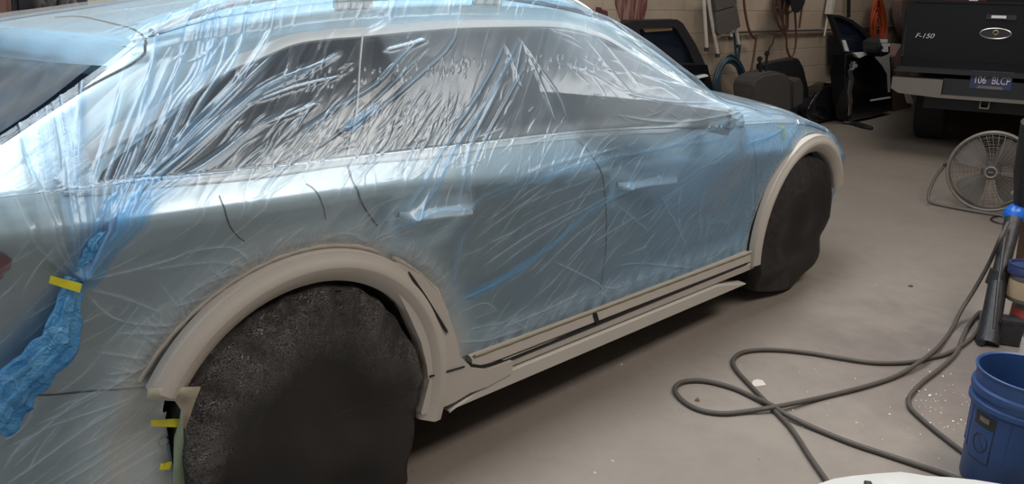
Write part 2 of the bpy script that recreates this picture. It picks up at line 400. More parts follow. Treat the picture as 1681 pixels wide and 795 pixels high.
def film_mat():
    t = NT('thin_blue_plastic_film'); uv = t.n('ShaderNodeUVMap')
    def at(n):
        a = t.n('ShaderNodeAttribute'); a.attribute_name = n; return a.outputs['Fac']
    dens, haze, dust, rgh = at('dens'), at('haze'), at('dust'), at('crinkle')
    def mp(rot, sc):
        m = t.n('ShaderNodeMapping'); m.vector_type = 'TEXTURE'; t.link(uv.outputs[0], m.inputs[0]); m.inputs['Rotation'].default_value = (0, 0, rot); m.inputs['Scale'].default_value = (1/sc[0], 1/sc[1], 1); return m.outputs[0]
    # pulled folds run up and forward along the car; finer crumple on top
    n1 = t.noise(mp(math.radians(40), (1.6, 13, 1)), 1.0, 3, .5, .5)
    n2 = t.noise(mp(math.radians(36), (7, 34, 1)), 1.0, 3, .5, .9)
    n3 = t.noise(mp(math.radians(48), (26, 85, 1)), 1.0, 2, .5, 1.0)
    def ridge(x, k=7.0): return t.math('SUBTRACT', 1.0, t.math('ABSOLUTE', t.math('MULTIPLY', t.math('SUBTRACT', x, .5), k)), True)
    r1, r2, r3 = ridge(n1), ridge(n2, 9.0), ridge(n3, 6.0)
    msk = t.ramp(t.noise(mp(0, (3, 3, 1)), 1.0, 3, .6), [(.46, 0.), (.66, 1.)])
    r2m = t.math('MULTIPLY', t.math('MULTIPLY', r2, rgh), msk); r3m = t.math('MULTIPLY', t.math('MULTIPLY', r3, rgh), msk)
    nm = t.bump(t.math('POWER', r1, 2.0), .05, .010)
    nm = t.bump(r2m, .20, .005, nm); nm = t.bump(r3m, .16, .002, nm)
    tr = t.n('ShaderNodeBsdfTransparent'); tint = t.mix(dens, (.95, .975, .99), (.13, .50, .88)); t.link(tint, tr.inputs[0])
    bc = t.mix(t.math('POWER', dens, .6), (.78, .88, .94), (.12, .50, .92)); bc = t.mix(dust, bc, (.66, .60, .52))
    df = t.n('ShaderNodeBsdfDiffuse'); t.link(bc, df.inputs[0]); t.link(nm, df.inputs['Normal'])
    tl = t.n('ShaderNodeBsdfTranslucent'); t.link(bc, tl.inputs[0]); t.link(nm, tl.inputs['Normal'])
    d2 = t.n('ShaderNodeMixShader'); d2.inputs[0].default_value = .35; t.link(df.outputs[0], d2.inputs[1]); t.link(tl.outputs[0], d2.inputs[2])
    hz = t.math('ADD', haze, t.math('MULTIPLY', dens, .35)); hz = t.math('ADD', hz, t.math('MULTIPLY', t.math('POWER', r1, 4.0), .05)); hz = t.math('ADD', hz, t.math('MULTIPLY', r2m, .10)); hz = t.math('ADD', hz, t.math('MULTIPLY', dust, .55), True)
    mx = t.n('ShaderNodeMixShader'); t.link(hz, mx.inputs[0]); t.link(tr.outputs[0], mx.inputs[1]); t.link(d2.outputs[0], mx.inputs[2])
    gl = t.n('ShaderNodeBsdfGlossy'); gl.inputs['Roughness'].default_value = .2; gl.inputs[0].default_value = (.86, .94, 1, 1); t.link(nm, gl.inputs['Normal'])
    fr = t.n('ShaderNodeFresnel'); fr.inputs[0].default_value = 1.45
    ff = t.math('MULTIPLY', fr.outputs[0], t.math('SUBTRACT', 1.0, t.math('MULTIPLY', dust, .8)), True)
    m2 = t.n('ShaderNodeMixShader'); t.link(ff, m2.inputs[0]); t.link(mx.outputs[0], m2.inputs[1]); t.link(gl.outputs[0], m2.inputs[2])
    return t.done(m2)
M['film'] = film_mat()
def bundle_mat():
    t = NT('gathered_blue_film'); c = t.coord(); nz = t.noise(c, 22, 4, .6, 1.2); nf = t.noise(c, 90, 3)
    nm = t.bump(nz, 1.0, .03); nm = t.bump(nf, .6, .006, nm)
    tr = t.n('ShaderNodeBsdfTransparent'); tr.inputs[0].default_value = (.30, .68, .95, 1)
    p = t.pbr(t.mix(nz, (.02, .30, .68), (.30, .66, .90)), .10, 0, nm)
    m = t.n('ShaderNodeMixShader'); m.inputs[0].default_value = .5; t.link(tr.outputs[0], m.inputs[1]); t.link(p.outputs[0], m.inputs[2]); return t.done(m)
M['bundle'] = bundle_mat()
def mesh_guard():
    return simple('guard_wire', (.19, .17, .15), .5, .4, .1)
M['wire'] = mesh_guard()
# ---------------------------------------------------------------- the setting
def struct(name, mb, mat_, smooth=0): return tag(mb.build(name, mat_, None, smooth), kind='structure')
X0, X1, Y0, WY, HC = -4.4, 13.2, -4.6, 2.62, 4.0
struct('floor', MB().box(((X0+X1)/2, (Y0+WY)/2, -.05), (X1-X0+.2, WY-Y0+.2, .1)), M['floor'])
struct('wall_back', MB().box(((X0+X1)/2, WY+.1, HC/2), (X1-X0, .2, HC)), M['wall'])
struct('wall_far', MB().box((X1+.1, (Y0+WY)/2, HC/2), (.2, WY-Y0, HC)), M['wall'])
struct('wall_right', MB().box(((X0+X1)/2, Y0-.1, HC/2), (X1-X0, .2, HC)), M['wall'])
struct('ceiling', MB().box(((X0+X1)/2, (Y0+WY)/2, HC+.05), (X1-X0+.2, WY-Y0+.2, .1)), M['ceiling'])
mb = MB(); mb.box((X0-.1, -3.65, HC/2), (.2, 1.9, HC)); mb.box((X0-.1, 1.85, HC/2), (.2, 1.6, HC)); mb.box((X0-.1, -.82, 3.45), (.2, 3.8, 1.1))
struct('wall_left', mb, M['wall'])
# ---------------------------------------------------------------- the wagon being resprayed
car = thing('station_wagon', 'silver-blue station wagon masked for respray, seen from its rear quarter', 'car')
WR, WZ = 2.905, .352                                        # front axle x, axle height
def mirrorY(P):
    Q = P.copy(); Q[..., 1] = 2*YMID-Q[..., 1]; Q[..., 2] -= .072*np.clip((Q[..., 1]-YMID)/.55, 0, 1)*np.clip((Q[..., 2]-1.05)/.15, 0, 1); return Q
nu, ns = 460, 150
sv = np.concatenate([np.linspace(0, 1, 100)[:-1], np.linspace(1, 2, 25)[:-1], np.linspace(2, 3, 27)])
uu = np.linspace(0, 1, nu)[:, None]; XR = xrear(sv)[None, :]; XX = XR+(3.8-XR)*uu; SS = np.broadcast_to(sv[None, :], XX.shape)
PB = Psurf(XX, SS)
def inwheel(P, r, zmax=None):
    return (np.hypot(P[..., 0], P[..., 2]-WZ) < r) | (np.hypot(P[..., 0]-WR, P[..., 2]-WZ) < r)
cen = (PB[:-1, :-1]+PB[1:, 1:])/2
low = SS[:-1, :-1] < 1
hole = inwheel(cen, .415) & low
hole &= ~((cen[..., 0] < 0) & (cen[..., 2] < .60) & (cen[..., 0] < -.366+.04*(.6-cen[..., 2])))
under = (cen[..., 2] < .335-.027*cen[..., 0]) & (cen[..., 0] > 0) & (cen[..., 0] < WR) & low
b1 = grid_mesh('body_shell', PB, M['paint'], car, keep=~(hole | under))
# far side, tail panel, nose and underbody join the same shell
def bulge(s): return np.interp(s, [0, .6, 1, 1.5, 1.9, 2], [.13, .15, .14, .10, .09, .17])
def rise(s): return np.interp(s, [0, 1.7, 1.9, 2], [0, 0, -.002, .012])
ws = np.linspace(0, 1, 40); sr = np.linspace(0, 2, 60)
ER = Psurf(xrear(sr), sr); EL = mirrorY(ER)
TP = ER[:, None, :]*(1-ws)[None, :, None]+EL[:, None, :]*ws[None, :, None]
TP[..., 0] -= bulge(sr)[:, None]*(np.sin(np.pi*ws)**.75)[None, :]
TP[..., 2] += rise(sr)[:, None]*(np.sin(np.pi*ws)**.6)[None, :]
_re = Psurf(xrear(np.linspace(2, 3, 80)), np.linspace(2, 3, 80)); _re = np.concatenate([_re, mirrorY(_re)[::-1]], 0)
def roof_edge(y): return np.stack([np.interp(y, _re[:, 1], _re[:, 0]), y, np.interp(y, _re[:, 1], _re[:, 2])], -1)
TP[-1] = roof_edge(TP[-1][:, 1])
b2 = grid_mesh('body_shell', TP, M['paint'], car)
far = mirrorY(PB); farhole = hole
b3 = grid_mesh('body_shell', far, M['paint'], car, keep=~(farhole), flip=True)
nose = MB(); nr = [Psurf(3.8, s) for s in np.linspace(0, 3, 25)]; nr2 = [mirrorY(p) for p in nr[::-1]]
nose.add(nr+nr2, [tuple(range(len(nr)*2))]); b4 = nose.build('body_shell', M['paint'], car)
def join(objs, name):
    bm = bmesh.new()
    for o in objs: bm.from_mesh(o.data)
    me = objs[0].data; bm.to_mesh(me); bm.free(); objs[0].name = name
    for o in objs[1:]: bpy.data.objects.remove(o)
    return objs[0]
body = join([b1, b2, b3, b4], 'body_shell')
MB().box((1.45, YMID, .30), (1.9, 1.5, .16), bev=.02).build('underbody', M['dark'], car)
# wheel wells
for cx in (0, WR):
    for ys, sg in ((.12, 1), (2*YMID-.12, -1)):
        mb = MB(); n = 28; vs = []; 
        for k in range(n+1):
            a = math.radians(-25+230*k/n)
            for y in (0, .34): vs.append((cx+.42*math.cos(a), ys+sg*y, WZ+.42*math.sin(a)))
        mb.add(vs, [(2*i, 2*i+1, 2*i+3, 2*i+2) for i in range(n)])
        mb.add([(cx+.42*math.cos(math.radians(-25+230*k/n)), ys+sg*.34, WZ+.42*math.sin(math.radians(-25+230*k/n))) for k in range(n+1)], [tuple(range(n+1))])
        mb.build('wheel_well_liner', M['dark'], car)
# side glass, laid over the black pillar band
pillar_pix_top = [(161, 300), (168, 283), (201, 252), (240, 221), (282, 190), (322, 152), (372, 119), (420, 99), (475, 76), (530, 67), (594, 61), (702, 51), (820, 46), (900, 48), (945, 56), (980, 62), (1026, 86), (1082, 119), (1122, 139), (1162, 164)]
pillar_pix_bot = [(1150, 187), (1110, 203), (1040, 209), (941, 214), (820, 229), (702, 246), (568, 257), (420, 277), (302, 292), (226, 300), (175, 305)]
def pp(l): return [px(*q) for q in l]
patch(pp(pillar_pix_top+pillar_pix_bot), 'window_surround', M['pillar'], car, .002)
qg = [(168, 298), (205, 255), (245, 222), (284, 193), (324, 156), (374, 123), (420, 103), (475, 80), (530, 71), (588, 65), (584, 120), (578, 175), (565, 254), (420, 273), (302, 287), (226, 296)]
patch(pp(qg), 'rear_quarter_window', M['glass'], car, .004)
dg = [(616, 63), (702, 56), (820, 50), (895, 52), (925, 90), (948, 140), (958, 180), (962, 209), (820, 226), (702, 243), (600, 252), (607, 175), (612, 110)]
patch(pp(dg), 'rear_door_window', M['glass'], car, .004)
fg = [(935, 58), (975, 66), (1022, 90), (1078, 123), (1118, 144), (1150, 167), (1130, 188), (1105, 200), (1040, 206), (990, 210), (985, 170), (972, 120)]
patch(pp(fg), 'front_door_window', M['glass'], car, .004)
# satin trim round the glass
tt = carpts([(101, 301), (118, 280), (151, 251), (188, 225), (230, 203), (285, 168), (326, 139), (368, 111), (420, 90), (475, 68), (530, 59), (594, 54), (702, 45), (820, 40), (900, 41), (945, 47), (990, 62), (1030, 84), (1085, 116), (1125, 136), (1166, 160)], 5)
strip(tt, np.concatenate([np.linspace(.03, .050, 20), np.full(len(tt)-60, .033), np.linspace(.03, .014, 40)]), .007, 'window_trim', M['chrome'], car)
tb = carpts([(104, 309), (150, 311), (201, 306), (302, 298), (420, 285), (568, 265), (702, 254), (820, 237), (941, 222), (1040, 214), (1110, 208), (1150, 196)], 5)
strip(tb, np.concatenate([np.linspace(.034, .027, 12), np.full(len(tb)-12, .027)]), .007, 'window_trim', M['chrome'], car)
strip(carpts([(103, 305), (130, 303), (160, 300)], 6), np.linspace(.02, .035, 13), .006, 'window_trim', M['chrome'], car)
strip(carpts([(594, 60), (589, 110), (584, 175), (577, 215), (568, 256)], 5), .006, .005, 'window_divider', M['chrome'], car, base=.004)
# windscreen and far glass
mb = MB(); n = 24; vs = []
for i in range(n+1):
    w = i/n
    for x in np.linspace(1.46, 2.22, 12):
        a = Psurf(x-.0, 2.12); y = a[1]+(2*YMID-2*a[1])*w
        t3 = min(1, abs(min(w, 1-w))*2); ang = np.arcsin(np.clip((1-(1-(t3))**1.0), 0, 1)); 
        aa = Psurf(x, 2.12+.88*t3); vs.append((x, y if False else (aa[1] if w < .5 else 2*YMID-aa[1]), aa[2]+.004))
k = 12; mb.add(vs, [(i*k+j, i*k+j+1, (i+1)*k+j+1, (i+1)*k+j) for i in range(n) for j in range(k-1)]); mb.build('windscreen', M['glass'], car)
# rear window and tail lamp on the tailgate
sl = np.linspace(1.30, 1.90, 14); wl = np.concatenate([np.linspace(.0, .06, 6), np.linspace(.08, .97, 30)])
def tailp(s, w, off=.004):
    e = Psurf(xrear(s), s); f = mirrorY(e); p = e*(1-w)+f*w
    p[0] -= float(bulge(s))*math.sin(math.pi*w)**.75; p[2] += float(rise(s))*math.sin(math.pi*w)**.6
    return p+np.array([-off, 0, off])
RG = np.array([[tailp(s, w) for w in wl] for s in sl]); grid_mesh('rear_window', RG, M['glass'], car)
patch([(x, s) for x, s in [px(q[0], q[1]) for q in [(0, 414), (9, 417), (16, 424), (19, 431), (14, 440), (6, 449), (0, 458)]]]+[(-.80, .80), (-.80, .87)], 'tail_lamp', M['red_lamp'], car, .006, .02)
# panel gaps
def gap(name, pix, w=.005, n=6): return strip(carpts(pix, n), w, .0012, name, M['gap'], car, base=.001)
gap('door_gap', [(568, 256), (571, 272), (578, 296), (592, 328), (606, 352), (620, 371)])
gap('door_gap', [(941, 222), (953, 235), (968, 252), (984, 275), (991, 300), (995, 340), (995, 390), (991, 430), (984, 490), (977, 524)])
gap('door_gap', [(1236, 228), (1239, 250), (1241, 280), (1239, 330), (1232, 380), (1216, 432)], .004)
gap('fuel_flap_gap', [(361, 322), (366, 335), (372, 355), (380, 373), (392, 389), (402, 395)], .003)
gap('fuel_flap_gap', [(502, 304), (514, 312), (524, 325), (531, 345), (534, 360)], .003)
gap('bumper_gap', [(48, 650), (90, 648), (150, 643), (200, 640), (246, 637)], .004)
gap('tailgate_gap', [(90, 21), (130, 27), (170, 36), (210, 45), (228, 54), (238, 66), (239, 80), (232, 93), (218, 104), (208, 110)], .006)
gap('tailgate_gap', [(208, 110), (150, 140), (100, 172), (50, 204), (0, 237)], .006)
gap('roof_trim_gap', [(594, 48), (592, 62)], .005)
# parking sensor on the bumper
mb = MB(); c_ = Psurf(*px(270, 725)); n_ = Nsurf(*px(270, 725)); rot = Vector(n_).to_track_quat('Z', 'Y').to_matrix()
mb.lathe([(.0125, .001), (.0125, .003), (.0108, .003), (.0108, .001)], c_, 24, rot); mb.build('parking_sensor', M['gap'], car)
mb = MB(); mb.lathe([(.0105, .0), (.0105, .0035), (0.001, .0045)], c_, 24, rot, caps=True); mb.build('parking_sensor', M['paint'], car)
# roof rail with its feet
rx = np.linspace(-.20, 1.42, 60); RP = Psurf(rx, np.full(60, 2.14)); off = .047*np.clip(np.minimum((rx+.22)/.22, (1.44-rx)/.22), 0, 1)**.6+.006
RP[:, 2] += off; RP[:, 1] -= .006
mb = MB(); vs = []; k = 8
for p in RP:
    for a in range(k):
        an = 2*math.pi*a/k; vs.append((p[0], p[1]+.016*math.cos(an), p[2]+.011*math.sin(an)))
mb.add(vs, [(i*k+a, i*k+(a+1) % k, (i+1)*k+(a+1) % k, (i+1)*k+a) for i in range(59) for a in range(k)])
mb.build('roof_rail', M['chrome'], car)
for x in (.33, .86):
    q = Psurf(x+.05, 2.14); mb = MB()
    for dx in (0, .045, .09): mb.box((x+dx, q[1]-.004, q[2]+.022), (.038, .022, .05), bev=.004)
    mb.build('rail_foot', M['chrome'], car)
# door handles under the film
for (u0, v0, u1, v1) in ((652, 352, 752, 338), (1012, 303, 1078, 291)):
    a = np.array(Psurf(*px(u0, v0))); b = np.array(Psurf(*px(u1, v1))); pts = []
    for t in np.linspace(0, 1, 14):
        p = a*(1-t)+b*t; p[1] -= .006+.030*math.sin(math.pi*t)**.5; pts.append(p)
    MB().tube(pts, [.010+.005*math.sin(math.pi*t) for t in np.linspace(0, 1, 14)], 10).build('door_handle', M['paint'], car)
# door mirror
mc = np.array([1.855, -.025, 1.012])
bm = bmesh.new(); bmesh.ops.create_uvsphere(bm, u_segments=28, v_segments=16, radius=1)
vs = []
for v in bm.verts:
    x, y, z = v.co; sg = lambda q, e: math.copysign(abs(q)**e, q)
    vs.append((mc[0]+.065*sg(x, .7)+(.03*y), mc[1]+.085*sg(y, .75), mc[2]+.058*sg(z, .75)+.0))
mb = MB().add(vs, [[v.index for v in f.verts] for f in bm.faces]); bm.free()
mir = mb.build('door_mirror', M['paint'], car, smooth=1)
MB().box((mc[0]-.058, mc[1]-.005, mc[2]), (.012, .17, .10), bev=.005).build('mirror_glass', M['glass'], mir)
MB().tube([(mc[0]+.02, .10, .975), (mc[0]+.01, .03, .985), mc+np.array([0, .02, -.03])], [.03, .026, .03], 12).build('mirror_arm', M['dark'], mir)
# ---- primed wheel-arch trims
def arch(cx, a0, a1, name, mirror=False, mat_='primer'):
    # radial profile: (radius, y)
    prof = [(.402, .060), (.398, .020), (.400, .015), (.420, .002), (.439, -.009), (.443, -.010), (.460, -.004), (.476, .003), (.481, .004), (.484, .010), (.484, .035)]
    n = 90; vs = []
    for i in range(n+1):
        a = math.radians(a0+(a1-a0)*i/n)
        for r, y in prof: vs.append((cx+r*math.cos(a), (2*YMID-y) if mirror else y, WZ-.004+r*math.sin(a)))
    k = len(prof); fs = [(i*k+j, i*k+j+1, (i+1)*k+j+1, (i+1)*k+j) for i in range(n) for j in range(k-1)]+[tuple(range(k)), tuple(range(n*k, n*k+k))[::-1]]
    mb = MB().add(vs, fs); return mb.build(name, M[mat_], car, 40)
arch(0, -18, 149, 'wheel_arch_trim'); arch(WR, 24, 191, 'wheel_arch_trim')
arch(0, -18, 149, 'wheel_arch_trim', True); arch(WR, -20, 191, 'wheel_arch_trim', True)
# primed door-corner piece ahead of the rear arch, with its black slit
def yz(u, v, y=.012): p = aty(u, v, y); return p[0], p[2]
cor = [yz(*q) for q in [(655, 432), (690, 452), (716, 480), (735, 520), (748, 560), (752, 583), (770, 601), (762, 606), (700, 622), (698, 600), (688, 560), (668, 515), (650, 480), (640, 440)]]
MB().prism(cor, .0035, .05).build('door_corner_trim', M['primer'], car, 30)
sl_ = [yz(*q, .002) for q in [(671, 446), (680, 458), (700, 487), (718, 516), (733, 541), (735, 547), (731, 545), (714, 519), (696, 491), (676, 461)]]
MB().prism(sl_, -.001, .02).build('trim_slit', M['gap'], car)
# sill: door strip, black gap, upper band, groove, blade; then the flared end piece
xs = np.linspace(.60, 2.43, 60)
def zl(x, a, b): return a+(b-a)*(x-.60)/(2.43-.60)
z0, z1 = aty(790, 603, .02)[2], aty(1228, 432, .02)[2]        # black gap line
mb = MB(); prof = [(.052, .052), (.046, .030), (.040, .022), (.006, .018), (.002, .020), (.001, .05)]
vs = [];
for x in xs:
    zg = zl(x, z0, z1)
    for dz, y in prof: vs.append((x, y, zg+dz))
k = len(prof); mb.add(vs, [(i*k+j, i*k+j+1, (i+1)*k+j+1, (i+1)*k+j) for i in range(59) for j in range(k-1)]+[tuple(range(k)), tuple(range(59*k, 60*k))[::-1]])
mb.build('door_sill_strip', M['primer'], car, 30)
xs2 = np.linspace(.56, 2.47, 60); mb = MB(); vs = []
for x in xs2:
    zg = zl(x, z0, z1)
    for dz, y in [(-.002, .06), (-.006, .022), (-.010, .018), (-.040, .020), (-.047, .040), (-.056, .045), (-.070, .06)]: vs.append((x, y, zg+dz))
k = 7; mb.add(vs, [(i*k+j, i*k+j+1, (i+1)*k+j+1, (i+1)*k+j) for i in range(59) for j in range(k-1)]+[tuple(range(k)), tuple(range(59*k, 60*k))[::-1]])
mb.build('sill_panel', M['primer'], car, 30)
mb = MB(); vs = []; xs3 = np.linspace(.50, 2.40, 60); k = 6
for i, x in enumerate(xs3):
    zg = zl(x, z0, z1); tp = min(1, (x-.50)/.28)**.8*min(1, (2.40-x)/.30+.12); zb_ = zg-.104+.012*(x > 9)
    zt = zb_+.058*tp
    for z, y in [(zt, .06), (zt-.002, .016), (zt-.006, .010), (zb_+.004, .010), (zb_, .014), (zb_-.003, .09)]: vs.append((x, y, z))
mb.add(vs, [(i*k+j, i*k+j+1, (i+1)*k+j+1, (i+1)*k+j) for i in range(59) for j in range(k-1)]+[tuple(range(k)), tuple(range(59*k, 60*k))[::-1]])
mb.build('sill_blade', M['primer_light'], car, 30)
fp = [yz(*q, .008) for q in [(705, 618), (735, 610), (762, 603), (800, 607), (840, 592), (840, 612), (800, 634), (770, 645), (745, 660), (722, 670), (692, 681), (690, 677), (697, 650)]]
MB().prism(fp, .004, .07).build('sill_end_piece', M['primer'], car, 30)
strip_g = [yz(*q, .003) for q in [(705, 617), (762, 601), (762, 603), (705, 619.5)]]
MB().prism(strip_g, .000, .02).build('trim_slit', M['gap'], car)
g2 = [yz(*q, .016) for q in [(762, 594), (770, 602), (790, 604.5), (830, 596), (980, 535), (1228, 433.5), (1228, 431.5), (980, 532), (830, 592), (790, 600), (774, 598)]]
MB().prism(g2, .0155, .04).build('trim_slit', M['gap'], car)
g3 = [yz(*q, .016) for q in [(975, 516), (980, 514), (984, 528), (977, 531)]]
MB().prism(g3, .0155, .04).build('trim_slit', M['gap'], car)
# wheels
def wheel(cx, y, sg):
    w = bpy.data.objects.new('wheel', None); COL.objects.link(w); w.parent = car; w.location = (cx, y, WZ)
    R = Matrix.Rotation(math.radians(90), 3, 'X')
    o = MB().lathe([(.235, -.11), (.30, -.118), (.335, -.112), (.352, -.085), (.3525, 0), (.352, .085), (.335, .112), (.30, .118), (.235, .11)], (0, 0, 0), 64, R).build('tyre', M['rubber'], w, world=False)
    m = MB(); m.lathe([(.235, -.11), (.228, -.09), (.225, .09), (.235, .11)], (0, 0, 0), 48, R); m.lathe([(.001, -.05), (.06, -.055), (.07, -.03), (.07, .03)], (0, 0, 0), 24, R)
    for k in range(5):
        a = 2*math.pi*k/5
        for d in (-.11, .11): m.tube([(.05*math.cos(a), sg*.05, .05*math.sin(a)), (.228*math.cos(a+d), sg*.075, .228*math.sin(a+d))], [.022, .014], 8)
    m.build('rim', M['alloy'], w, world=False)
    return w
wheel(0, .175, -1); wheel(WR, .175, -1); wheel(0, 2*YMID-.175, 1); wheel(WR, 2*YMID-.175, 1)
# ---------------------------------------------------------------- plastic masking film over the car
film = thing('plastic_sheeting', 'thin clear-blue plastic masking film draped and taped over the whole wagon', 'plastic sheeting')
rng = np.random.default_rng(3)
A1, A2, A3 = .83, .40, .68
def arc(s): return np.interp(s, [0, 1, 2, 3], [0, A1, A1+A2, A1+A2+A3])
STEP = .0027
fx = np.arange(-1.02, 3.74, STEP)
fs_ = np.concatenate([np.arange(0, 1, STEP/A1), np.arange(1, 2, STEP/A2), np.arange(2, 2.35, STEP/A3), np.linspace(2.35, 3.0, 60)])
fa = arc(fs_)
NX, NS = len(fx), len(fs_)
FX, FS = np.meshgrid(fx, fs_, indexing='ij'); FA = arc(FS)
H = np.zeros((NX, NS)); DEN = np.zeros((NX, NS)); HZ = np.zeros((NX, NS)); DU = np.zeros((NX, NS)); CK = np.zeros((NX, NS))
PF = Psurf(FX, FS); NF = Nsurf(FX, FS)
def q(u, v):
    x, s = px(u, v); return np.array([x, float(arc(s))])
def stroke(pts, w, h=0.0, dens=0.0, haze=0.0, prof='ridge', taper=(0, 0), inparam=False):
    """a fold along a path; w half-width in metres (number or (start, end)); profile ridge or flat band"""
    A = np.array(pts if inparam else [q(*p) for p in pts]);
    if len(A) > 2: A = np.array(smoothpath(A, 6))
    seg = np.linalg.norm(np.diff(A, axis=0), axis=1); L = np.concatenate([[0], np.cumsum(seg)]); tot = max(L[-1], 1e-6)
    w0, w1 = (w if isinstance(w, tuple) else (w, w)); w0 = max(w0, .0034); w1 = max(w1, .0034); h = min(h, .42*max(w0, w1)) if prof == 'ridge' and max(w0, w1) < .02 else h; wm = max(w0, w1)*1.6+.004
    i0 = np.searchsorted(fx, A[:, 0].min()-wm); i1 = np.searchsorted(fx, A[:, 0].max()+wm)
    j0 = np.searchsorted(fa, A[:, 1].min()-wm); j1 = np.searchsorted(fa, A[:, 1].max()+wm)
    if i1 <= i0+1 or j1 <= j0+1: return
    X = FX[i0:i1, j0:j1]; Y = FA[i0:i1, j0:j1]; D = np.full(X.shape, 9.); T = np.zeros(X.shape); SD = np.zeros(X.shape)
    for k in range(len(A)-1):
        d = A[k+1]-A[k]; l2 = d@d+1e-12; t = np.clip(((X-A[k, 0])*d[0]+(Y-A[k, 1])*d[1])/l2, 0, 1)
        ex = X-A[k, 0]-t*d[0]; ey = Y-A[k, 1]-t*d[1]; dd = np.hypot(ex, ey); m = dd < D
        D = np.where(m, dd, D); T = np.where(m, (L[k]+t*seg[k])/tot, T); SD = np.where(m, np.sign(d[0]*ey-d[1]*ex)*dd, SD)
    W = w0+(w1-w0)*T; r = D/W; tp = np.ones_like(T)
    if taper[0]: tp *= np.clip(T/taper[0], 0, 1)
    if taper[1]: tp *= np.clip((1-T)/taper[1], 0, 1)
    if prof == 'ridge': f = np.clip(1-r, 0, 1)**1.3
    elif prof == 'soft': f = np.exp(-(r*1.4)**2)
    else: f = np.clip((1.15-r)/.3, 0, 1)
    f = f*tp
    if h: H[i0:i1, j0:j1] += h*f
    if dens:
        rag = .75+.5*np.sin(SD/W*7+T*3)*.5 if prof == 'band' else 1.0
        DEN[i0:i1, j0:j1] = np.maximum(DEN[i0:i1, j0:j1], np.minimum(1, 1.2*dens*f*rag))
    if haze: HZ[i0:i1, j0:j1] = np.maximum(HZ[i0:i1, j0:j1], haze*f)
def tent(c, h, R, power=1.0, vec=None, haze=0.0):
    """film lifted to a point h above the surface at c, falling to nothing at the radii R(angle)"""
    dx = FX-c[0]; dy = FA-c[1]; th = np.arctan2(dy, dx); r = np.hypot(dx, dy)
    ks = np.array(sorted(R)); vals = np.array([R[k] for k in ks]); RR = np.interp(np.degrees(th) % 360, list(ks)+[ks[0]+360], list(vals)+[vals[0]])
    f = np.clip(1-r/RR, 0, 1)**power
    return f
# base slack
def field(sx, sy, seed, rot=0.0):
    r = np.random.default_rng(seed); out = np.zeros((NX, NS))
    for k in range(14):
        a = r.normal(0, .35)+rot; f = r.uniform(.5, 1.6); ph = r.uniform(0, 6.28)
        out += np.sin(f*(FX*math.cos(a)/sx*6.28+FA*math.sin(a)/sy*6.28)+ph+.8*np.sin(FX*3*f+FA*2+ph))
    return out/14
H += .008+.008*(field(.8, .6, 11)+.3)
H += .004*np.abs(field(.22, .2, 12, math.radians(125)))
# tents: mirror, both handles, roof rail
OUT = np.zeros((NX, NS, 3))
cm = q(1196, 186)
cm = np.array([1.80, .83+.055])
fm = tent(cm, 1, {0: .42, 45: .26, 70: .22, 100: .26, 130: .42, 155: .70, 175: .85, 200: .55, 225: .45, 250: .42, 290: .50, 325: .55, 350: .46}, 1.3)
fm = np.minimum(fm*1.12, 1)
OUT += fm[..., None]*np.array([-.01, -.215, .030])
f2 = tent(cm, 1, {0: .2, 90: .35, 150: .75, 180: .75, 210: .3, 270: .12}, .8)
HZ += .10*f2
for (u0, v0, u1, v1, hh) in ((655, 350, 750, 340, .040), (1012, 303, 1076, 291, .036)):
    stroke([(u0, v0), (u1, v1)], .085, hh, 0, .05, 'ridge')
    stroke([(u0, v0), (u1, v1)], .028, .008, 0, .25, 'soft')
rr = np.clip(1-np.abs(FS-2.14)/.22, 0, 1)*np.clip(np.minimum((FX+.30)/.25, (1.42-FX)/.25), 0, 1)
OUT += (rr**1.0)[..., None]*np.array([0, -.010, .052])
# --- blue multi-layer folds gathered at the knot below the rear glass corner
K = (128, 452)
fan = [
 ([(128, 452), (120, 380), (108, 300), (100, 200), (88, 105)], (.006, .006), .012, .25),
 ([(128, 450), (118, 370), (112, 260), (102, 180), (95, 85)], (.010, .012), .016, .32),
 ([(130, 448), (132, 370), (124, 270), (110, 200)], (.014, .012), .015, .42),
 ([(132, 446), (165, 380), (190, 330), (222, 230), (238, 110)], (.008, .006), .012, .22),
 ([(132, 446), (175, 370), (205, 300), (232, 225), (262, 140), (300, 60)], (.010, .006), .014, .35),
 ([(134, 444), (190, 350), (235, 270), (283, 180), (330, 95), (352, 20)], (.012, .006), .014, .42),
 ([(134, 444), (200, 350), (255, 270), (300, 180), (345, 100), (375, 20)], (.014, .005), .014, .45),
 ([(136, 444), (215, 340), (290, 250), (360, 180), (430, 110), (470, 80)], (.022, .008), .018, .72),
 ([(136, 444), (220, 345), (300, 262), (380, 190), (450, 140), (560, 95)], (.018, .005), .014, .60),
 ([(138, 446), (230, 350), (330, 280), (430, 205), (500, 180)], (.014, .006), .010, .35),
 ([(136, 446), (160, 400), (205, 345), (260, 288)], (.034, .016), .012, .85),
 ([(126, 452), (100, 400), (72, 330), (40, 250), (10, 130)], (.006, .005), .010, .12),
 ([(124, 452), (85, 390), (60, 300), (52, 200), (30, 110)], (.007, .006), .010, .12),
 ([(120, 455), (60, 400), (20, 330), (0, 260)], (.006, .005), .010, .12),
 ([(128, 452), (150, 380), (150, 300), (190, 200), (205, 120)], (.006, .005), .010, .15),
]
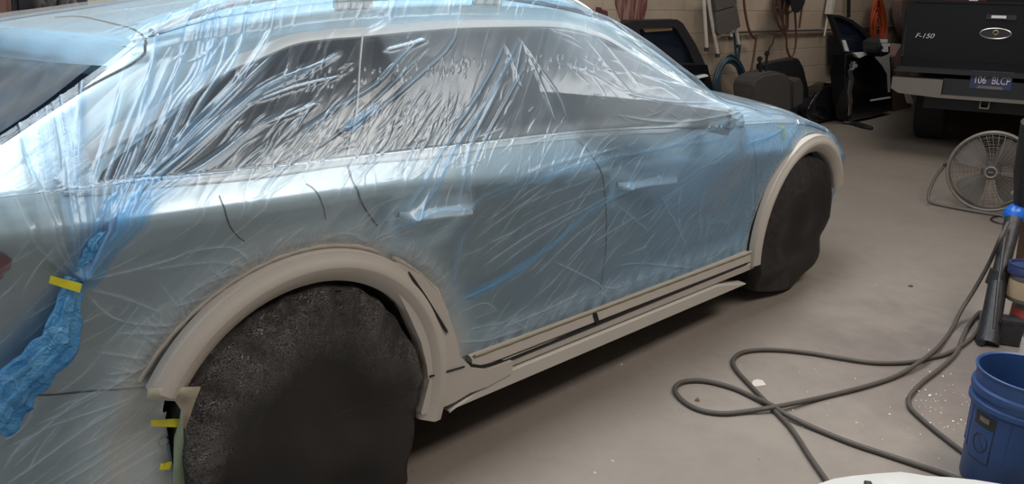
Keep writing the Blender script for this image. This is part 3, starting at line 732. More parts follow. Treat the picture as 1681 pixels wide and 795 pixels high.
for pts, w_, h_, d_ in fan:
    stroke(pts, (w_[0]*.45, w_[1]*.45), h_*.24, d_*.8, .04+.10*d_, 'ridge', (0, .3)); stroke(pts, (w_[0]*1.1, w_[1]*2.2), h_*.10, d_*.62, .02, 'band', (0, .45))
    B_ = [(u_+1.5+3*k_/len(pts), v_+2) for k_, (u_, v_) in enumerate(pts)]; stroke(B_, (.0025, .0025), h_*.22, d_*.3, .22, 'ridge', (0, .3))
# --- long blue and pale folds over the glass and the doors
big = [
 ([(590, 60), (640, 20), (660, 0)], (.006, .004), .01, .2),
 ([(400, 350), (460, 280), (560, 215), (700, 80)], .004, .007, .12),
 ([(420, 165), (500, 125), (562, 88)], .006, .010, .38),
 ([(470, 235), (550, 180), (615, 140), (660, 90), (705, 60)], .006, .010, .30),
 ([(560, 220), (600, 190), (616, 174)], (.014, .006), .010, .60),
 ([(600, 200), (680, 130), (725, 90), (748, 55)], .005, .010, .22),
 ([(608, 390), (690, 320), (740, 245), (800, 160), (850, 60)], .007, .012, .42),
 ([(640, 345), (700, 285), (752, 200), (800, 120), (828, 60)], .005, .010, .36),
 ([(735, 335), (757, 280), (775, 220), (822, 130)], .006, .012, .36),
 ([(763, 360), (765, 300), (790, 230), (858, 105)], .004, .010, .28),
 ([(735, 470), (748, 410), (760, 345)], (.012, .010), .014, .40),
 ([(604, 395), (680, 340), (762, 330), (850, 290), (940, 262), (1010, 245)], .006, .012, .34),
 ([(764, 335), (830, 310), (900, 285), (990, 262), (1090, 225), (1192, 182)], .008, .014, .52),
 ([(1010, 262), (1070, 240), (1130, 215), (1200, 180)], .007, .012, .55),
 ([(742, 492), (800, 465), (850, 435), (905, 395), (960, 345), (1000, 320), (1040, 270)], (.010, .008), .014, .95),
 ([(755, 488), (812, 462), (868, 428)], .016, .010, .60),
 ([(830, 335), (900, 290), (960, 262), (1010, 240)], .004, .008, .2),
 ([(1195, 188), (1178, 250), (1162, 300), (1150, 400), (1142, 445)], (.010, .008), .012, .55),
 ([(1205, 188), (1192, 250), (1180, 300)], .008, .01, .30),
 ([(1190, 190), (1140, 240), (1100, 300)], .008, .006, .35),
 ([(1284, 212), (1255, 228), (1215, 238), (1190, 240)], (.006, .014), .006, .80),
 ([(1284, 212), (1260, 205), (1220, 190)], (.010, .012), .006, .45),
 ([(1284, 212), (1262, 222), (1225, 222)], (.010, .018), .0, .50),
 ([(1160, 365), (1185, 362), (1200, 380)], .008, .010, .35),
 ([(1140, 440), (1180, 410), (1220, 360)], .012, .006, .30),
 ([(930, 8), (1000, 40), (1100, 112), (1192, 168)], .006, .006, .30),
 ([(950, 30), (1040, 80), (1130, 140), (1195, 176)], .008, .008, .20),
]
for pts, w_, h_, d_ in big:
    ww = w_ if isinstance(w_, tuple) else (w_, w_)
    stroke(pts, (ww[0]*.5, ww[1]*.5), h_*.32, min(1, d_*1.1), .12+.15*d_, 'ridge', (.08, .12)); stroke(pts, (ww[0]*1.2, ww[1]*1.2), h_*.10, d_*.6, .05, 'band', (.1, .15))
for u0, v0, u1, v1 in ((20, 70, 60, 330), (55, 80, 85, 350), (75, 90, 95, 330), (140, 100, 118, 350), (150, 60, 125, 360), (205, 112, 135, 400), (262, 70, 150, 390), (280, 90, 160, 395), (318, 60, 190, 340), (342, 40, 215, 330), (300, 20, 180, 330), (390, 20, 300, 170), (415, 18, 330, 160), (440, 20, 350, 150), (372, 60, 250, 280), (405, 60, 262, 285)):
    stroke([(u0, v0), ((u0+u1)/2-6, (v0+v1)/2), (u1, v1)], (.0022, .0035), .004, .22, .30, 'ridge', (.2, .1)); stroke([(u0+2, v0), ((u0+u1)/2-4, (v0+v1)/2), (u1+2, v1)], .010, .001, .22, .03, 'soft', (.3, .1))
# pale tight folds (no extra layers), haze painting their white highlights
pale = [
 [(130, 455), (200, 440), (270, 420), (320, 402)], [(136, 470), (200, 485), (268, 513)], [(136, 475), (190, 520), (290, 533)], [(180, 540), (300, 543)],
 [(0, 770), (60, 700), (240, 640)], [(48, 696), (140, 650), (262, 580)], [(60, 795), (160, 735), (270, 690)], [(80, 795), (180, 738), (285, 672)], [(130, 795), (200, 755), (275, 700)],
 [(155, 795), (210, 765), (265, 732)], [(0, 795), (90, 730), (150, 690), (235, 640)], [(20, 740), (110, 660), (180, 625)], [(150, 570), (240, 585)], [(165, 610), (240, 600)], [(0, 720), (40, 690), (60, 640)],
 [(230, 440), (340, 425), (410, 438)], [(290, 410), (370, 400), (412, 436)], [(270, 500), (330, 460), (405, 440)], [(420, 437), (440, 405), (458, 380)], [(430, 435), (470, 385), (500, 365)], [(400, 445), (345, 480), (262, 500)],
 [(605, 396), (640, 380), (690, 372)], [(602, 396), (660, 350), (700, 300)], [(600, 396), (560, 380), (520, 392)], [(604, 396), (622, 355), (640, 330)],
 [(760, 400), (860, 330), (985, 283)], [(770, 430), (880, 350), (1000, 300)], [(780, 440), (870, 378), (960, 330)], [(795, 450), (900, 370), (1010, 310)], [(745, 420), (790, 405)], [(790, 400), (850, 370)],
 [(860, 460), (930, 390), (985, 350)], [(920, 430), (990, 360)], [(960, 400), (1040, 350)], [(1000, 330), (1060, 380)], [(1070, 310), (1100, 360), (1120, 400)], [(1130, 300), (1145, 380)], [(1230, 300), (1225, 380)],
 [(1100, 300), (1110, 380)], [(900, 425), (970, 460), (985, 480)], [(820, 535), (900, 500), (960, 470)], [(770, 520), (815, 505)], [(760, 540), (830, 525)], [(745, 560), (800, 555), (860, 535)],
 [(750, 510), (790, 495), (812, 508)], [(1180, 330), (1200, 290), (1210, 250)], [(985, 480), (975, 520)], [(1010, 420), (1060, 400)], [(1240, 330), (1236, 400)], [(990, 440), (1040, 430), (1140, 440)],
 [(400, 180), (480, 150), (560, 130)], [(430, 210), (520, 175)], [(620, 90), (700, 70)], [(820, 75), (850, 150)], [(860, 95), (880, 140), (905, 205)], [(840, 60), (875, 110), (910, 170), (925, 205)],
 [(945, 66), (975, 120), (1005, 165)], [(960, 60), (990, 110), (1010, 145)], [(980, 150), (1050, 170), (1150, 180)], [(1000, 120), (1060, 145), (1160, 178)], [(1010, 100), (1080, 135), (1170, 175)], [(980, 190), (1080, 200), (1180, 184)],
 [(850, 70), (840, 130), (855, 150)], [(300, 60), (340, 20), (400, 2)], [(250, 100), (300, 40), (340, 12)], [(380, 150), (440, 60), (480, 10)], [(330, 200), (400, 120), (450, 40)],
 [(1215, 172), (1300, 195), (1350, 225)], [(1225, 180), (1290, 200)], [(1290, 215), (1340, 200), (1365, 230)],
 [(150, 80), (250, 60), (380, 30)], [(170, 30), (250, 22), (350, 8)], [(110, 95), (200, 60), (320, 20)], [(190, 110), (290, 60), (420, 20)],
]
for pts in pale:
    stroke(pts, rng.uniform(.0022, .0036), rng.uniform(.003, .006), .04, rng.uniform(.3, .6), 'ridge', (.15, .15)); stroke(pts, .010, .002, .08, .06, 'soft', (.2, .2))
# thousands would be countless: random smaller pulls that follow the drape
def rand_pulls(n, box, ang, spread, L, hgt, haze, wid=(.002, .004), dens=0.0, polybox=True):
    (x0, x1), (a0, a1) = box
    for _ in range(n):
        c = np.array([rng.uniform(x0, x1), rng.uniform(a0, a1)]); a = math.radians(ang+rng.normal(0, spread)); l = rng.uniform(*L)
        d = np.array([math.cos(a), math.sin(a)])*l/2; bend = np.array([-d[1], d[0]])*rng.uniform(-.18, .18)
        w_ = rng.uniform(*wid); stroke([c-d, c+bend, c+d], w_, rng.uniform(*hgt), dens, rng.uniform(*haze), 'ridge', (.3, .3), True)
rand_pulls(150, ((.70, 1.9), (.10, .80)), 38, 10, (.05, .30), (.002, .005), (.10, .50), (.0016, .0032), dens=.12)      # doors
rand_pulls(34, ((-.2, 1.1), (.84, 1.18)), 38, 9, (.04, .18), (.002, .005), (.05, .24))                # rear glass
rand_pulls(130, ((-.15, .62), (.84, .955)), 37, 4, (.06, .17), (.002, .004), (.2, .5), (.0015, .003))  # bright pulls low on the rear glass
rand_pulls(120, ((.1, 1.3), (1.02, 1.07)), 50, 8, (.012, .035), (.002, .004), (.12, .32), (.0012, .002)) # row of short teeth
rand_pulls(80, ((1.15, 1.85), (.86, 1.20)), 155, 16, (.03, .16), (.002, .005), (.06, .25), (.0015, .003)) # front glass, pulled to the mirror
rand_pulls(70, ((-.9, .1), (.86, 1.9)), 60, 12, (.06, .25), (.002, .005), (.05, .15))                  # pillar and roof rear
rand_pulls(110, ((-.9, -.35), (.05, .8)), 34, 12, (.05, .25), (.002, .005), (.08, .4), (.0016, .003))                 # rear wing and bumper
rand_pulls(110, ((-.3, 1.0), (.60, .86)), 34, 14, (.05, .2), (.002, .005), (.08, .4), (.0016, .003))                   # shoulder
rand_pulls(160, ((-.1, 1.5), (1.2, 1.45)), 48, 9, (.05, .16), (.002, .004), (.08, .22))               # roof side
rand_pulls(100, ((1.9, 2.6), (.1, .75)), 80, 16, (.04, .2), (.002, .004), (.08, .35), (.0016, .003), dens=.1)         # front door and wing
rand_pulls(220, ((.62, 2.35), (.08, .22)), 30, 40, (.02, .08), (.003, .006), (.25, .65), (.0015, .0035))                # crumple above the sill
# short gathers that meet the arch trims and the door corner
for cx, a0, a1, nn in ((0, 20, 152, 170), (WR, 95, 176, 110), (WR, 5, 90, 50)):
    for _ in range(nn):
        a = math.radians(rng.uniform(a0, a1)); L_ = rng.uniform(.04, .15); sk = rng.normal(0, .35)
        p0 = np.array([cx+.486*math.cos(a), WZ+.486*math.sin(a)]); p1 = p0+L_*np.array([math.cos(a+sk), math.sin(a+sk)])
        def za(p): 
            zb_, zs_ = float(f_zb(p[0])), float(f_zs(p[0])); return np.array([p[0], A1*(p[1]-zs_)/(zb_-zs_)])
        if p1[1] > .9: continue
        stroke([za(p0), za((p0+p1)/2+rng.normal(0, .006, 2)), za(p1)], rng.uniform(.002, .005), rng.uniform(.0015, .0045), 0, rng.uniform(.08, .28), 'ridge', (0, .5), True)
# material fields
Z = PF[..., 2]
lowp = FS < 1.0
dR = np.hypot(FX, Z-WZ)-.484; dF = np.hypot(FX-WR, Z-WZ)-.484
zsill = z0+(z1-z0)*(FX-.6)/1.83+.052
dS = np.where((FX > .55) & (FX < 2.5), Z-zsill, 9)
# corner piece ahead of the rear arch: its outline in (x, z)
co = np.array([yz(*p_) for p_ in [(652, 424), (690, 448), (722, 478), (742, 520), (755, 572), (760, 585)]])
xc = np.interp(-Z, -co[:, 1], co[:, 0]); incor = (Z < co[0, 1]) & (FX > 0) & (FX < 1.0)
dC = np.where(incor, FX-xc, 9)
de = np.where(lowp, np.minimum(np.minimum(dR, dF), np.minimum(dS, np.where(Z < co[0, 1], dC, 9))), 9)
fadef = np.clip((FX-.9)/1.4, 0, 1)
HZ += .07+.07*fadef
HZ -= .035*((FS > 1.03) & (FS < 1.88) & (FX > -.45) & (FX < .4))
HZ += .22*np.clip(1-np.abs(FS-.98)/.12, 0, 1)*np.clip((FX+.3)/.3, 0, 1)*np.clip((1.9-FX)/.3, 0, 1)  # hazy film at the belt, also painting in the shoulder's bright reflection
HZ += (.46*np.clip(1-dS/.12, 0, 1)*(.5+.9*np.clip(field(.1, .06, 51)+.4, 0, 1)))*(dS > -.02)*np.clip((FX-.5)/.2, 0, 1)
gl_ = np.clip((FS-1.0)/.04, 0, 1)*np.clip((1.9-FS)/.05, 0, 1)
HZ += gl_*(.10*np.clip((FX-.38)/.06, 0, 1)+.10*np.clip((FX-1.12)/.10, 0, 1))+.05*(FS > 1.95)+.05*np.clip((FX-.9)/.8, 0, 1)  # film haze over the door glass, also standing in for the wall's reflection
DEN = np.maximum(DEN, .03+.24*np.clip((FX-.45)/1.2, 0, 1)*np.clip((1.02-FS)/.10, 0, 1)+.07*np.clip((FX-1.7)/.5, 0, 1))
DEN += .05*np.clip(field(.35, .35, 21), -1, 1)
DUp = np.clip(1-np.maximum(np.minimum(dR, dC)-.0, 0)/.13, 0, 1)**1.5*.8
DU += np.where(lowp, DUp, 0)
DU += np.where(lowp, np.clip(1-np.maximum(dF, 0)/.05, 0, 1)**1.4*.7, 0)
DU *= (.7+.6*np.clip(field(.12, .12, 31)+.4, 0, 1))
CK += .35+.45*np.clip(field(.5, .4, 41)+.3, 0, 1)
CK += .5*np.clip(1-np.abs(de)/.10, 0, 1)
CK *= np.where((FS > 1.02) & (FS < 1.9) & (FX > -.45), .06, 1)
HZ *= 1-.75*np.clip((FX-1.30)/.1, 0, 1)*np.clip((2.1-FX)/.15, 0, 1)*np.clip((FS-1.66)/.05, 0, 1)*np.clip((1.93-FS)/.05, 0, 1)
# the film must end flat on its tape
edge = np.clip(de/.05, 0, 1); H *= np.where(lowp, .12+.88*edge, 1)
P = PF+NF*(H+.0085)[..., None]+OUT*(np.where(lowp, edge, 1))[..., None]
keep = np.ones((NX, NS), bool)
keep &= FX > xrear(FS)-.01
keep &= ~(lowp & (np.hypot(FX-WR, Z-WZ) < np.where((FX > WR) & ((Z-WZ) < .42*(FX-WR)), .412, .478)))
keep &= ~(lowp & (Z > .60) & (np.hypot(FX, Z-WZ) < .478))
keep &= ~(lowp & (Z <= .60) & (FX > -.372+.04*(.6-Z)) & (FX < .0))
keep &= ~(lowp & (FX >= 0) & (FX < 1.0) & (Z <= .60) & (FX < np.maximum(xc, 0)))
keep &= ~(lowp & (FX >= 0) & (FX < .6) & (np.hypot(FX, Z-WZ) < .478))
keep &= ~(lowp & (FX > .0) & (FX < 2.6) & (Z < zsill-.004))
kq = keep[:-1, :-1] & keep[1:, 1:] & keep[1:, :-1] & keep[:-1, 1:]
sheet = grid_mesh('film', P, M['film'], film, keep=kq, attrs={'dens': np.clip(DEN, 0, 1), 'haze': np.clip(HZ, 0, .9), 'dust': np.clip(DU, 0, 1), 'crinkle': np.clip(CK, 0, 1.3)}, uv=np.stack([FX, FA], -1))
# film over the far half of the car and its tail, plain and slack
gx = np.linspace(0, 1, 300)[:, None]; gs = np.concatenate([np.linspace(0, 1, 30)[:-1], np.linspace(1, 2, 14)[:-1], np.linspace(2, 3, 24)])
GX2 = xrear(gs)[None, :]+(3.72-xrear(gs)[None, :])*gx; GS2 = np.broadcast_to(gs[None, :], GX2.shape)
Q = Psurf(GX2, GS2)+Nsurf(GX2, GS2)*.010; kk = ~((np.hypot(Q[..., 0], Q[..., 2]-WZ) < .47) | (np.hypot(Q[..., 0]-WR, Q[..., 2]-WZ) < .47)); Q = mirrorY(Q)
at_ = lambda v, like: np.full(like.shape[:2], v)
grid_mesh('film', Q, M['film'], film, flip=True, keep=(kk[:-1, :-1] & kk[1:, 1:]), attrs={'dens': at_(.2, Q), 'haze': at_(.12, Q), 'dust': at_(0., Q), 'crinkle': at_(.6, Q)}, uv=np.stack([GX2, np.interp(GS2, [0, 3], [0, 1.9])], -1))
st = np.linspace(.1, 2, 90); wt = np.linspace(0, 1, 140)
TF = np.array([[tailp(s, w_, .016+.0025*math.sin(w_*60+s*4)+.002*math.sin(w_*23-s*9)) for w_ in wt] for s in st])
TF[-1] = roof_edge(TF[-1][:, 1])+np.array([-.008, 0, .012])
grid_mesh('film', TF, M['film'], film, attrs={'dens': at_(.12, TF), 'haze': at_(.10, TF), 'dust': at_(0., TF), 'crinkle': at_(.6, TF)}, uv=np.stack(np.meshgrid(wt*1.6, st*.5)[::-1], -1)[..., ::-1])
# masking tape that seals the film round the rear arch, the door corner and along the sill
tb_ = MB(); n = 120; vs = []
def ribbon(mb, pts, w_, y_, wob=.002):
    P_ = np.array(pts); T_ = np.gradient(P_, axis=0); T_ /= np.linalg.norm(T_, axis=1, keepdims=True); Nn = np.stack([-T_[:, 1], T_[:, 0]], -1); vs = []
    for i, (p, nn) in enumerate(zip(P_, Nn)):
        for k, (a, dy) in enumerate(((-1, .004), (-.8, 0), (.0, -.0015), (.8, -.001), (1, .006))):
            j_ = wob*math.sin(i*.9+k*2)*(abs(a) > .7); c_ = p+nn*(a*w_/2+j_); vs.append((c_[0], (y_(c_) if callable(y_) else y_)+dy, c_[1]))
    mb.add(vs, [(i*5+k, i*5+k+1, (i+1)*5+k+1, (i+1)*5+k) for i in range(len(P_)-1) for k in range(4)])
def yside(c_):
    s_ = (c_[1]-float(f_zs(c_[0])))/(float(f_zb(c_[0]))-float(f_zs(c_[0]))); return float(Psurf(c_[0], min(max(s_, 0), 1))[1])-.011
def arcp(cx, r, a0, a1, n): return [(cx+r*math.cos(math.radians(a)), WZ+r*math.sin(math.radians(a))) for a in np.linspace(a0, a1, n)]
m1 = MB(); ribbon(m1, arcp(0, .488, 62, 149, 90), .018, yside); m1.build('masking_tape_edge', M['primer'], film, 1)
m1 = MB(); ribbon(m1, [yz(*p_) for p_ in smoothpath([(648, 424), (690, 448), (722, 478), (742, 520), (755, 572), (762, 588)], 8)], .020, yside); m1.build('masking_tape_edge', M['primer'], film, 1)
m1 = MB(); ribbon(m1, [(x, zl(x, z0, z1)+.050) for x in np.linspace(.61, 2.42, 120)], .014, lambda c_: .018, .001); m1.build('masking_tape_edge', M['masktape'], film, 1)
# torn masking paper below the rear end of the arch trim
m1 = MB(); pl = [yz(*p_, .01) for p_ in [(240, 635), (326, 633), (318, 652), (309, 678), (301, 702), (293, 692), (295, 672), (284, 656), (238, 653)]]
m1.prism(pl, -.001, .004); m1.build('masking_tape_edge', M['masktape'], film, 1)
# gathered tail of film that hangs from the yellow tape
def crumple(path, rad, n=48, seed=1, fl=(1.0, .45)):
    r = random.Random(seed); P_ = [Vector(p) for p in smoothpath(path, 10)]; N = len(P_); vs = []
    ph = [r.uniform(0, 6.28) for _ in range(6)]
    for i, p in enumerate(P_):
        t = i/(N-1); T_ = (P_[min(i+1, N-1)]-P_[max(i-1, 0)]).normalized(); B_ = T_.cross(Vector((0, -1, 0))).normalized(); C_ = T_.cross(B_)
        R_ = float(np.interp(t, np.linspace(0, 1, len(rad)), rad))
        for k in range(n):
            a = 2*math.pi*k/n; f = 1+.16*math.sin(5*a+ph[0]+t*3)+.12*math.sin(9*a+ph[1]-t*5)+.08*math.sin(14*a+ph[2]+t*9)+.10*math.sin(t*40+ph[3]+2*a)
            vs.append(p+(B_*math.cos(a)*fl[0]+C_*math.sin(a)*fl[1])*R_*f)
    return MB().add(vs, [(i*n+k, i*n+(k+1) % n, (i+1)*n+(k+1) % n, (i+1)*n+k) for i in range(N-1) for k in range(n)])
kn = np.array(Psurf(*px(112, 470)))
def off(u, v, o): p = np.array(Psurf(*px(max(u, 1), v))); d = p-CAM; t = 1-o/np.linalg.norm(d); return tuple(CAM+d*t)
path = [off(124, 455, .03), off(116, 480, .035), off(108, 520, .045), off(98, 560, .055), off(62, 600, .06), off(20, 640, .06), off(1, 662, .06)]
e1 = np.array(path[-1])-np.array(path[-2]); path.append(tuple(np.array(path[-1])+e1*1.5))
crumple(path, [.016, .018, .026, .036, .040, .042, .045, .05], seed=4).build('gathered_film_tail', M['bundle'], film, 1)
path = [off(134, 446, .03), off(143, 428, .03), off(156, 405, .028), off(176, 378, .022), off(195, 356, .016)]
crumple(path, [.010, .015, .014, .009, .002], seed=9, fl=(1, .35)).build('gathered_film_tail', M['bundle'], film, 1)
# ---- tape pieces stuck on the film
def tapepiece(name, pix, offs, label, mat_='yellow_tape', group=None):
    """four pixel corners -> a slightly curled piece of tape in front of the surface by offs metres"""
    c4 = [np.array(off(*p_, o_)) for p_, o_ in zip(pix, offs)]; n_, m_ = 14, 5; vs = []
    for i in range(n_):
        u = i/(n_-1)
        for j in range(m_):
            v = j/(m_-1); p = (c4[0]*(1-u)+c4[1]*u)*(1-v)+(c4[3]*(1-u)+c4[2]*u)*v; p[1] -= .002*math.sin(u*7+v)*(1-v)
            vs.append(p)
    nf = len(vs); vs2 = [(p[0], p[1]+.0009, p[2]) for p in vs]
    mb = MB().add(vs+vs2, [(i*m_+j, i*m_+j+1, (i+1)*m_+j+1, (i+1)*m_+j) for i in range(n_-1) for j in range(m_-1)]+[(nf+i*m_+j, nf+(i+1)*m_+j, nf+(i+1)*m_+j+1, nf+i*m_+j+1) for i in range(n_-1) for j in range(m_-1)])
    return tag(mb.build(name, M[mat_], None, 1), label, 'tape')
tapepiece('yellow_tape', [(85, 453), (135, 467), (130, 481), (82, 466)], (.045, .055, .055, .045), 'yellow tape strip gathering the blue film into a knot')
tapepiece('yellow_tape', [(249, 689), (302, 688), (303, 702), (250, 700)], (.03, .03, .035, .03), 'yellow tape strip at the rear wheel opening below the arch trim')
tapepiece('yellow_tape', [(263, 761), (281, 759), (281, 772), (263, 772)], (.028,)*4, 'small yellow tape square low on the rear bumper')
tapepiece('yellow_tape', [(1281, 203), (1287, 206), (1292, 228), (1286, 226)], (.03,)*4, 'short yellow-green tape over the film at the front wheel arch')
# ---- green masking film tucked in the rear wheel opening
mb = MB(); pts_ = [(300, 655), (306, 700), (309, 795), (285, 795), (287, 720), (296, 690)]
mb.prism([yz(*p_, .03) for p_ in pts_], .028, .034); 
tag(mb.build('green_masking_film', M['greenpaper'], None), 'pale green masking film hanging behind the rear edge of the rear wheel', 'masking film')
mb = MB(); n = 30; vs = []
for i in range(n+1):
    a = math.radians(80-105*i/n)
    for j, (r_, y_) in enumerate(((.402, .03), (.397, .07), (.39, .12), (.385, .2))):
        rr_ = r_-.006*math.sin(i*1.3+j)-.004*math.sin(i*2.9+2*j); vs.append((rr_*math.cos(a), y_+.004*math.sin(i*1.9), WZ+rr_*math.sin(a)))
mb.add(vs, [(i*4+j, i*4+j+1, (i+1)*4+j+1, (i+1)*4+j) for i in range(n) for j in range(3)])
tag(mb.build('green_masking_film', M['darkgreen'], None, 1), 'dark green masking film lining the front side of the rear wheel opening', 'masking film')
# ---------------------------------------------------------------- black covers pulled over the wheels
def wheel_cover(name, outline_px, cx, label, yface, skirt, seed, depth=.26, wearfn=None, rimamp=.007):
    O = np.array([yz(*p_, yface) for p_ in outline_px]); c = np.array([cx, WZ+.0]); O = c+(O-c)*1.03; O = np.array(smoothpath(O, 10, True))
    th = np.unwrap(np.arctan2(O[:, 1]-c[1], O[:, 0]-c[0])); rad = np.hypot(O[:, 1]-c[1], O[:, 0]-c[0])
    nt, nr = 420, 150
    tt_ = np.linspace(0, 2*np.pi, nt+1)[:-1]; o = np.argsort(th % (2*np.pi)); R = np.interp(tt_, (th % (2*np.pi))[o], rad[o], period=2*np.pi)
    rr_ = np.linspace(0, 1, nr); r = np.random.default_rng(seed)
    # rr<.72 is the face, beyond it the rim rolls over and goes back round the tread
    V = np.zeros((nt, nr, 3)); wear = np.zeros((nt, nr))
    u = rr_[None, :]; T = tt_[:, None]
    face = np.clip(u/.72, 0, 1); back = np.clip((u-.72)/.28, 0, 1)
    bowl = .018*(1-face**2)+.016*np.sin(np.pi*face**2.2)
    Rad = R[:, None]*(np.where(u < .72, .955*face**.92, .955+.045*np.sin(np.clip(back*2.6, 0, 1)*np.pi/2)-.02*back))
    y = yface-bowl+np.where(u < .72, 0, .035*(1-np.cos(np.clip(back*3.0, 0, 1)*np.pi/2))+depth*np.clip(back-.12, 0, 1))
    x = c[0]+Rad*np.cos(T); z = c[1]+Rad*np.sin(T)
    top = np.clip(np.sin(T), 0, 1)
    # slack: soft drapes falling from the top rim, creases radiating near the edge
    def sn(fx_, fz_, ph): return np.sin(x*fx_+z*fz_+ph)
    dr = np.zeros_like(x)
    for k in range(9):
        a = r.uniform(8, 26); b = r.uniform(-9, 9); dr += .0048*np.sin(x*a+z*b+r.uniform(0, 6.28)+.9*np.sin(z*7+k))
    for k in range(7):
        a = r.uniform(-6, 6); b = r.uniform(14, 30); dr += .0052*np.sin(x*a+z*b+r.uniform(0, 6.28)+1.2*np.sin(x*6+k))*np.clip((.55-z)/.3, 0, 1)
    rim = np.exp(-((face-.9)/.13)**2)*(u < .74)
    dr += rimamp*rim*(np.sin(T*17+2*np.sin(T*5))+.7*np.sin(T*31+1))*(.35+.65*top)
    dr += .0016*r.normal(0, 1, x.shape)*0
    y = y-dr; Rad2 = 1+rimamp*1.1*np.sin(T*23+np.sin(T*7))*(face > .8); x = c[0]+(x-c[0])*Rad2; z = c[1]+(z-c[1])*Rad2
    z = np.maximum(z, .012)
    V[..., 0] = x; V[..., 1] = y; V[..., 2] = z
    wear = wearfn(T, face, x, z)+0*x
    V = np.concatenate([V, V[:1]], 0); wear = np.concatenate([wear, wear[:1]], 0)
    o_ = grid_mesh(name, V, M['cover'], None, attrs={'wear': np.clip(wear, 0, 1)})
    m_ = o_.modifiers.new('thickness', 'SOLIDIFY'); m_.thickness = .003; m_.offset = -1
    return tag(o_, label, 'wheel cover')
rear_px = [(575, 475), (520, 480), (465, 500), (405, 545), (355, 592), (322, 640), (309, 690), (310, 760), (322, 860), (400, 900), (500, 905), (600, 895), (664, 850), (676, 780), (682, 720), (688, 660), (688, 610), (672, 560), (648, 522), (615, 492)]
wheel_cover('wheel_cover', rear_px, .0, 'cracked black vinyl cover over the near rear wheel', .014, 0, 5,
            wearfn=lambda T, f, x, z: np.clip((f-.45)/.35, 0, 1)*np.clip((z-.40+.25*(x < 0)*(-x))/.16, 0, 1)+.9*np.clip((f-.75)/.2, 0, 1)*(x < -.1)*np.clip((z-.12)/.2, 0, 1)+.6*np.clip((f-.85)/.1, 0, 1)*np.clip((z-.15)/.2, 0, 1))
front_px = [(1330, 258), (1308, 262), (1290, 276), (1274, 300), (1262, 330), (1254, 370), (1248, 410), (1246, 445), (1250, 478), (1268, 479), (1290, 474), (1310, 463), (1324, 446), (1336, 421), (1350, 383), (1362, 340), (1366, 305), (1361, 280), (1348, 264)]
wheel_cover('wheel_cover', front_px, WR, 'black vinyl cover over the front wheel, loose skirt hanging low', .028, 0, 9, .10, rimamp=.0015,
            wearfn=lambda T, f, x, z: .22*np.clip((f-.5)/.3, 0, 1)*(x < WR)+.15*np.clip((z-.55)/.1, 0, 1))
# ---------------------------------------------------------------- things along the back wall
def wz(u, v, y): p = aty(u, v, y); return (p[0], p[2])
def wpoly(l, y): return [wz(*p_, y) for p_ in l]
def ringframe(mb, outer, inner, y0, y1):
    n = len(outer)
    for i in range(n):
        j = (i+1) % n; mb.prism([outer[i], outer[j], inner[j], inner[i]], y0, y1)
    return mb
# black pickup rear door, leaning
y = 2.36
t = thing('detached_truck_door', 'black pickup truck door with a wide window leaning on the block wall', 'vehicle door', (5.5, y, 0))
mb = MB(); ringframe(mb, wpoly([(1031, 39), (1037, 34), (1112, 32), (1121, 38), (1142, 72), (1158, 106), (1100, 109), (1040, 109)], y), wpoly([(1050, 50), (1054, 46), (1106, 44), (1111, 48), (1128, 76), (1140, 104), (1100, 104), (1060, 104)], y), y, y+.09)
bot = wpoly([(1040, 108), (1158, 106), (1165, 135), (1172, 180)], y); xb0, xb1 = bot[0][0]+.06, bot[3][0]+.05
mb.build('door_frame', M['black_matte'], t)
MB().prism([bot[0], bot[1], bot[2], bot[3], (xb1, .02), (xb0, .02)], y-.02, y+.10).build('door_panel', M['black_metal'], t, 30)
MB().prism(wpoly([(1050, 50), (1054, 46), (1106, 44), (1111, 48), (1128, 76), (1140, 104), (1060, 104)], y+.04), y+.04, y+.046).build('window_pane', M['glass'], t)
pz = wpoly([(1132, 128), (1158, 122), (1160, 125), (1133, 131)], y-.03); MB().prism(pz, y-.05, y-.02).build('door_handle', M['chrome'], t)
MB().prism(wpoly([(1054, 46), (1104, 45), (1104, 50), (1060, 53)], y+.03), y+.032, y+.038).build('pane_reflection', M['tan'], t)  # tan strip painted as the wall's reflection in the pane
# red paint on the wall and a small dark red rag
t = MB().prism(wpoly([(1008, -30), (1064, -30), (1062, 10), (1056, 32), (1040, 44), (1028, 46), (1016, 28), (1010, 8)], WY-.002), WY-.006, WY-.001).build('wall_paint_mark', M['redpaint'])
tag(t, 'faded dark red rounded paint mark on the block wall above the truck door', 'paint mark')
mb = MB(); n = 10; rg = wpoly([(983, 12), (986, 16), (994, 18), (996, 36), (990, 40), (982, 34)], 2.55); mb.prism(rg, 2.53, 2.58)
tag(mb.build('red_rag', M['redrag']), 'small dark red rag hanging on the wall just above the roof line of the wagon', 'rag')
# folding chair hung on the wall
y = 2.5
t = thing('folding_chair', 'folded white-framed chair with grey pads hanging high on the block wall', 'chair', (6.6, y, 1.0))
def wt(pts, y): return [tuple(aty(u, v, y)) for u, v in pts]
for pts in ([(1153, -30), (1157, 30), (1160, 78)], [(1160, -30), (1166, 20), (1178, 88)], [(1192, -25), (1203, 25), (1213, 73)], [(1196, 8), (1200, 60)]):
    MB().tube(wt(pts, y), .017, 10).build('leg', M['white_tube'], t)
    e = wt(pts, y)[-1]; MB().tube([e, (e[0], e[1], e[2]-.035)], .021, 10).build('leg_tip', M['dark'], t)
for pl in ([(1166, -18), (1204, -24), (1206, 8), (1172, 18)], [(1171, 20), (1206, 10), (1212, 44), (1178, 58), (1174, 54)]):
    MB().prism(wpoly(pl, y-.02), y-.045, y+.0).build('seat_pad', M['pad'], t)
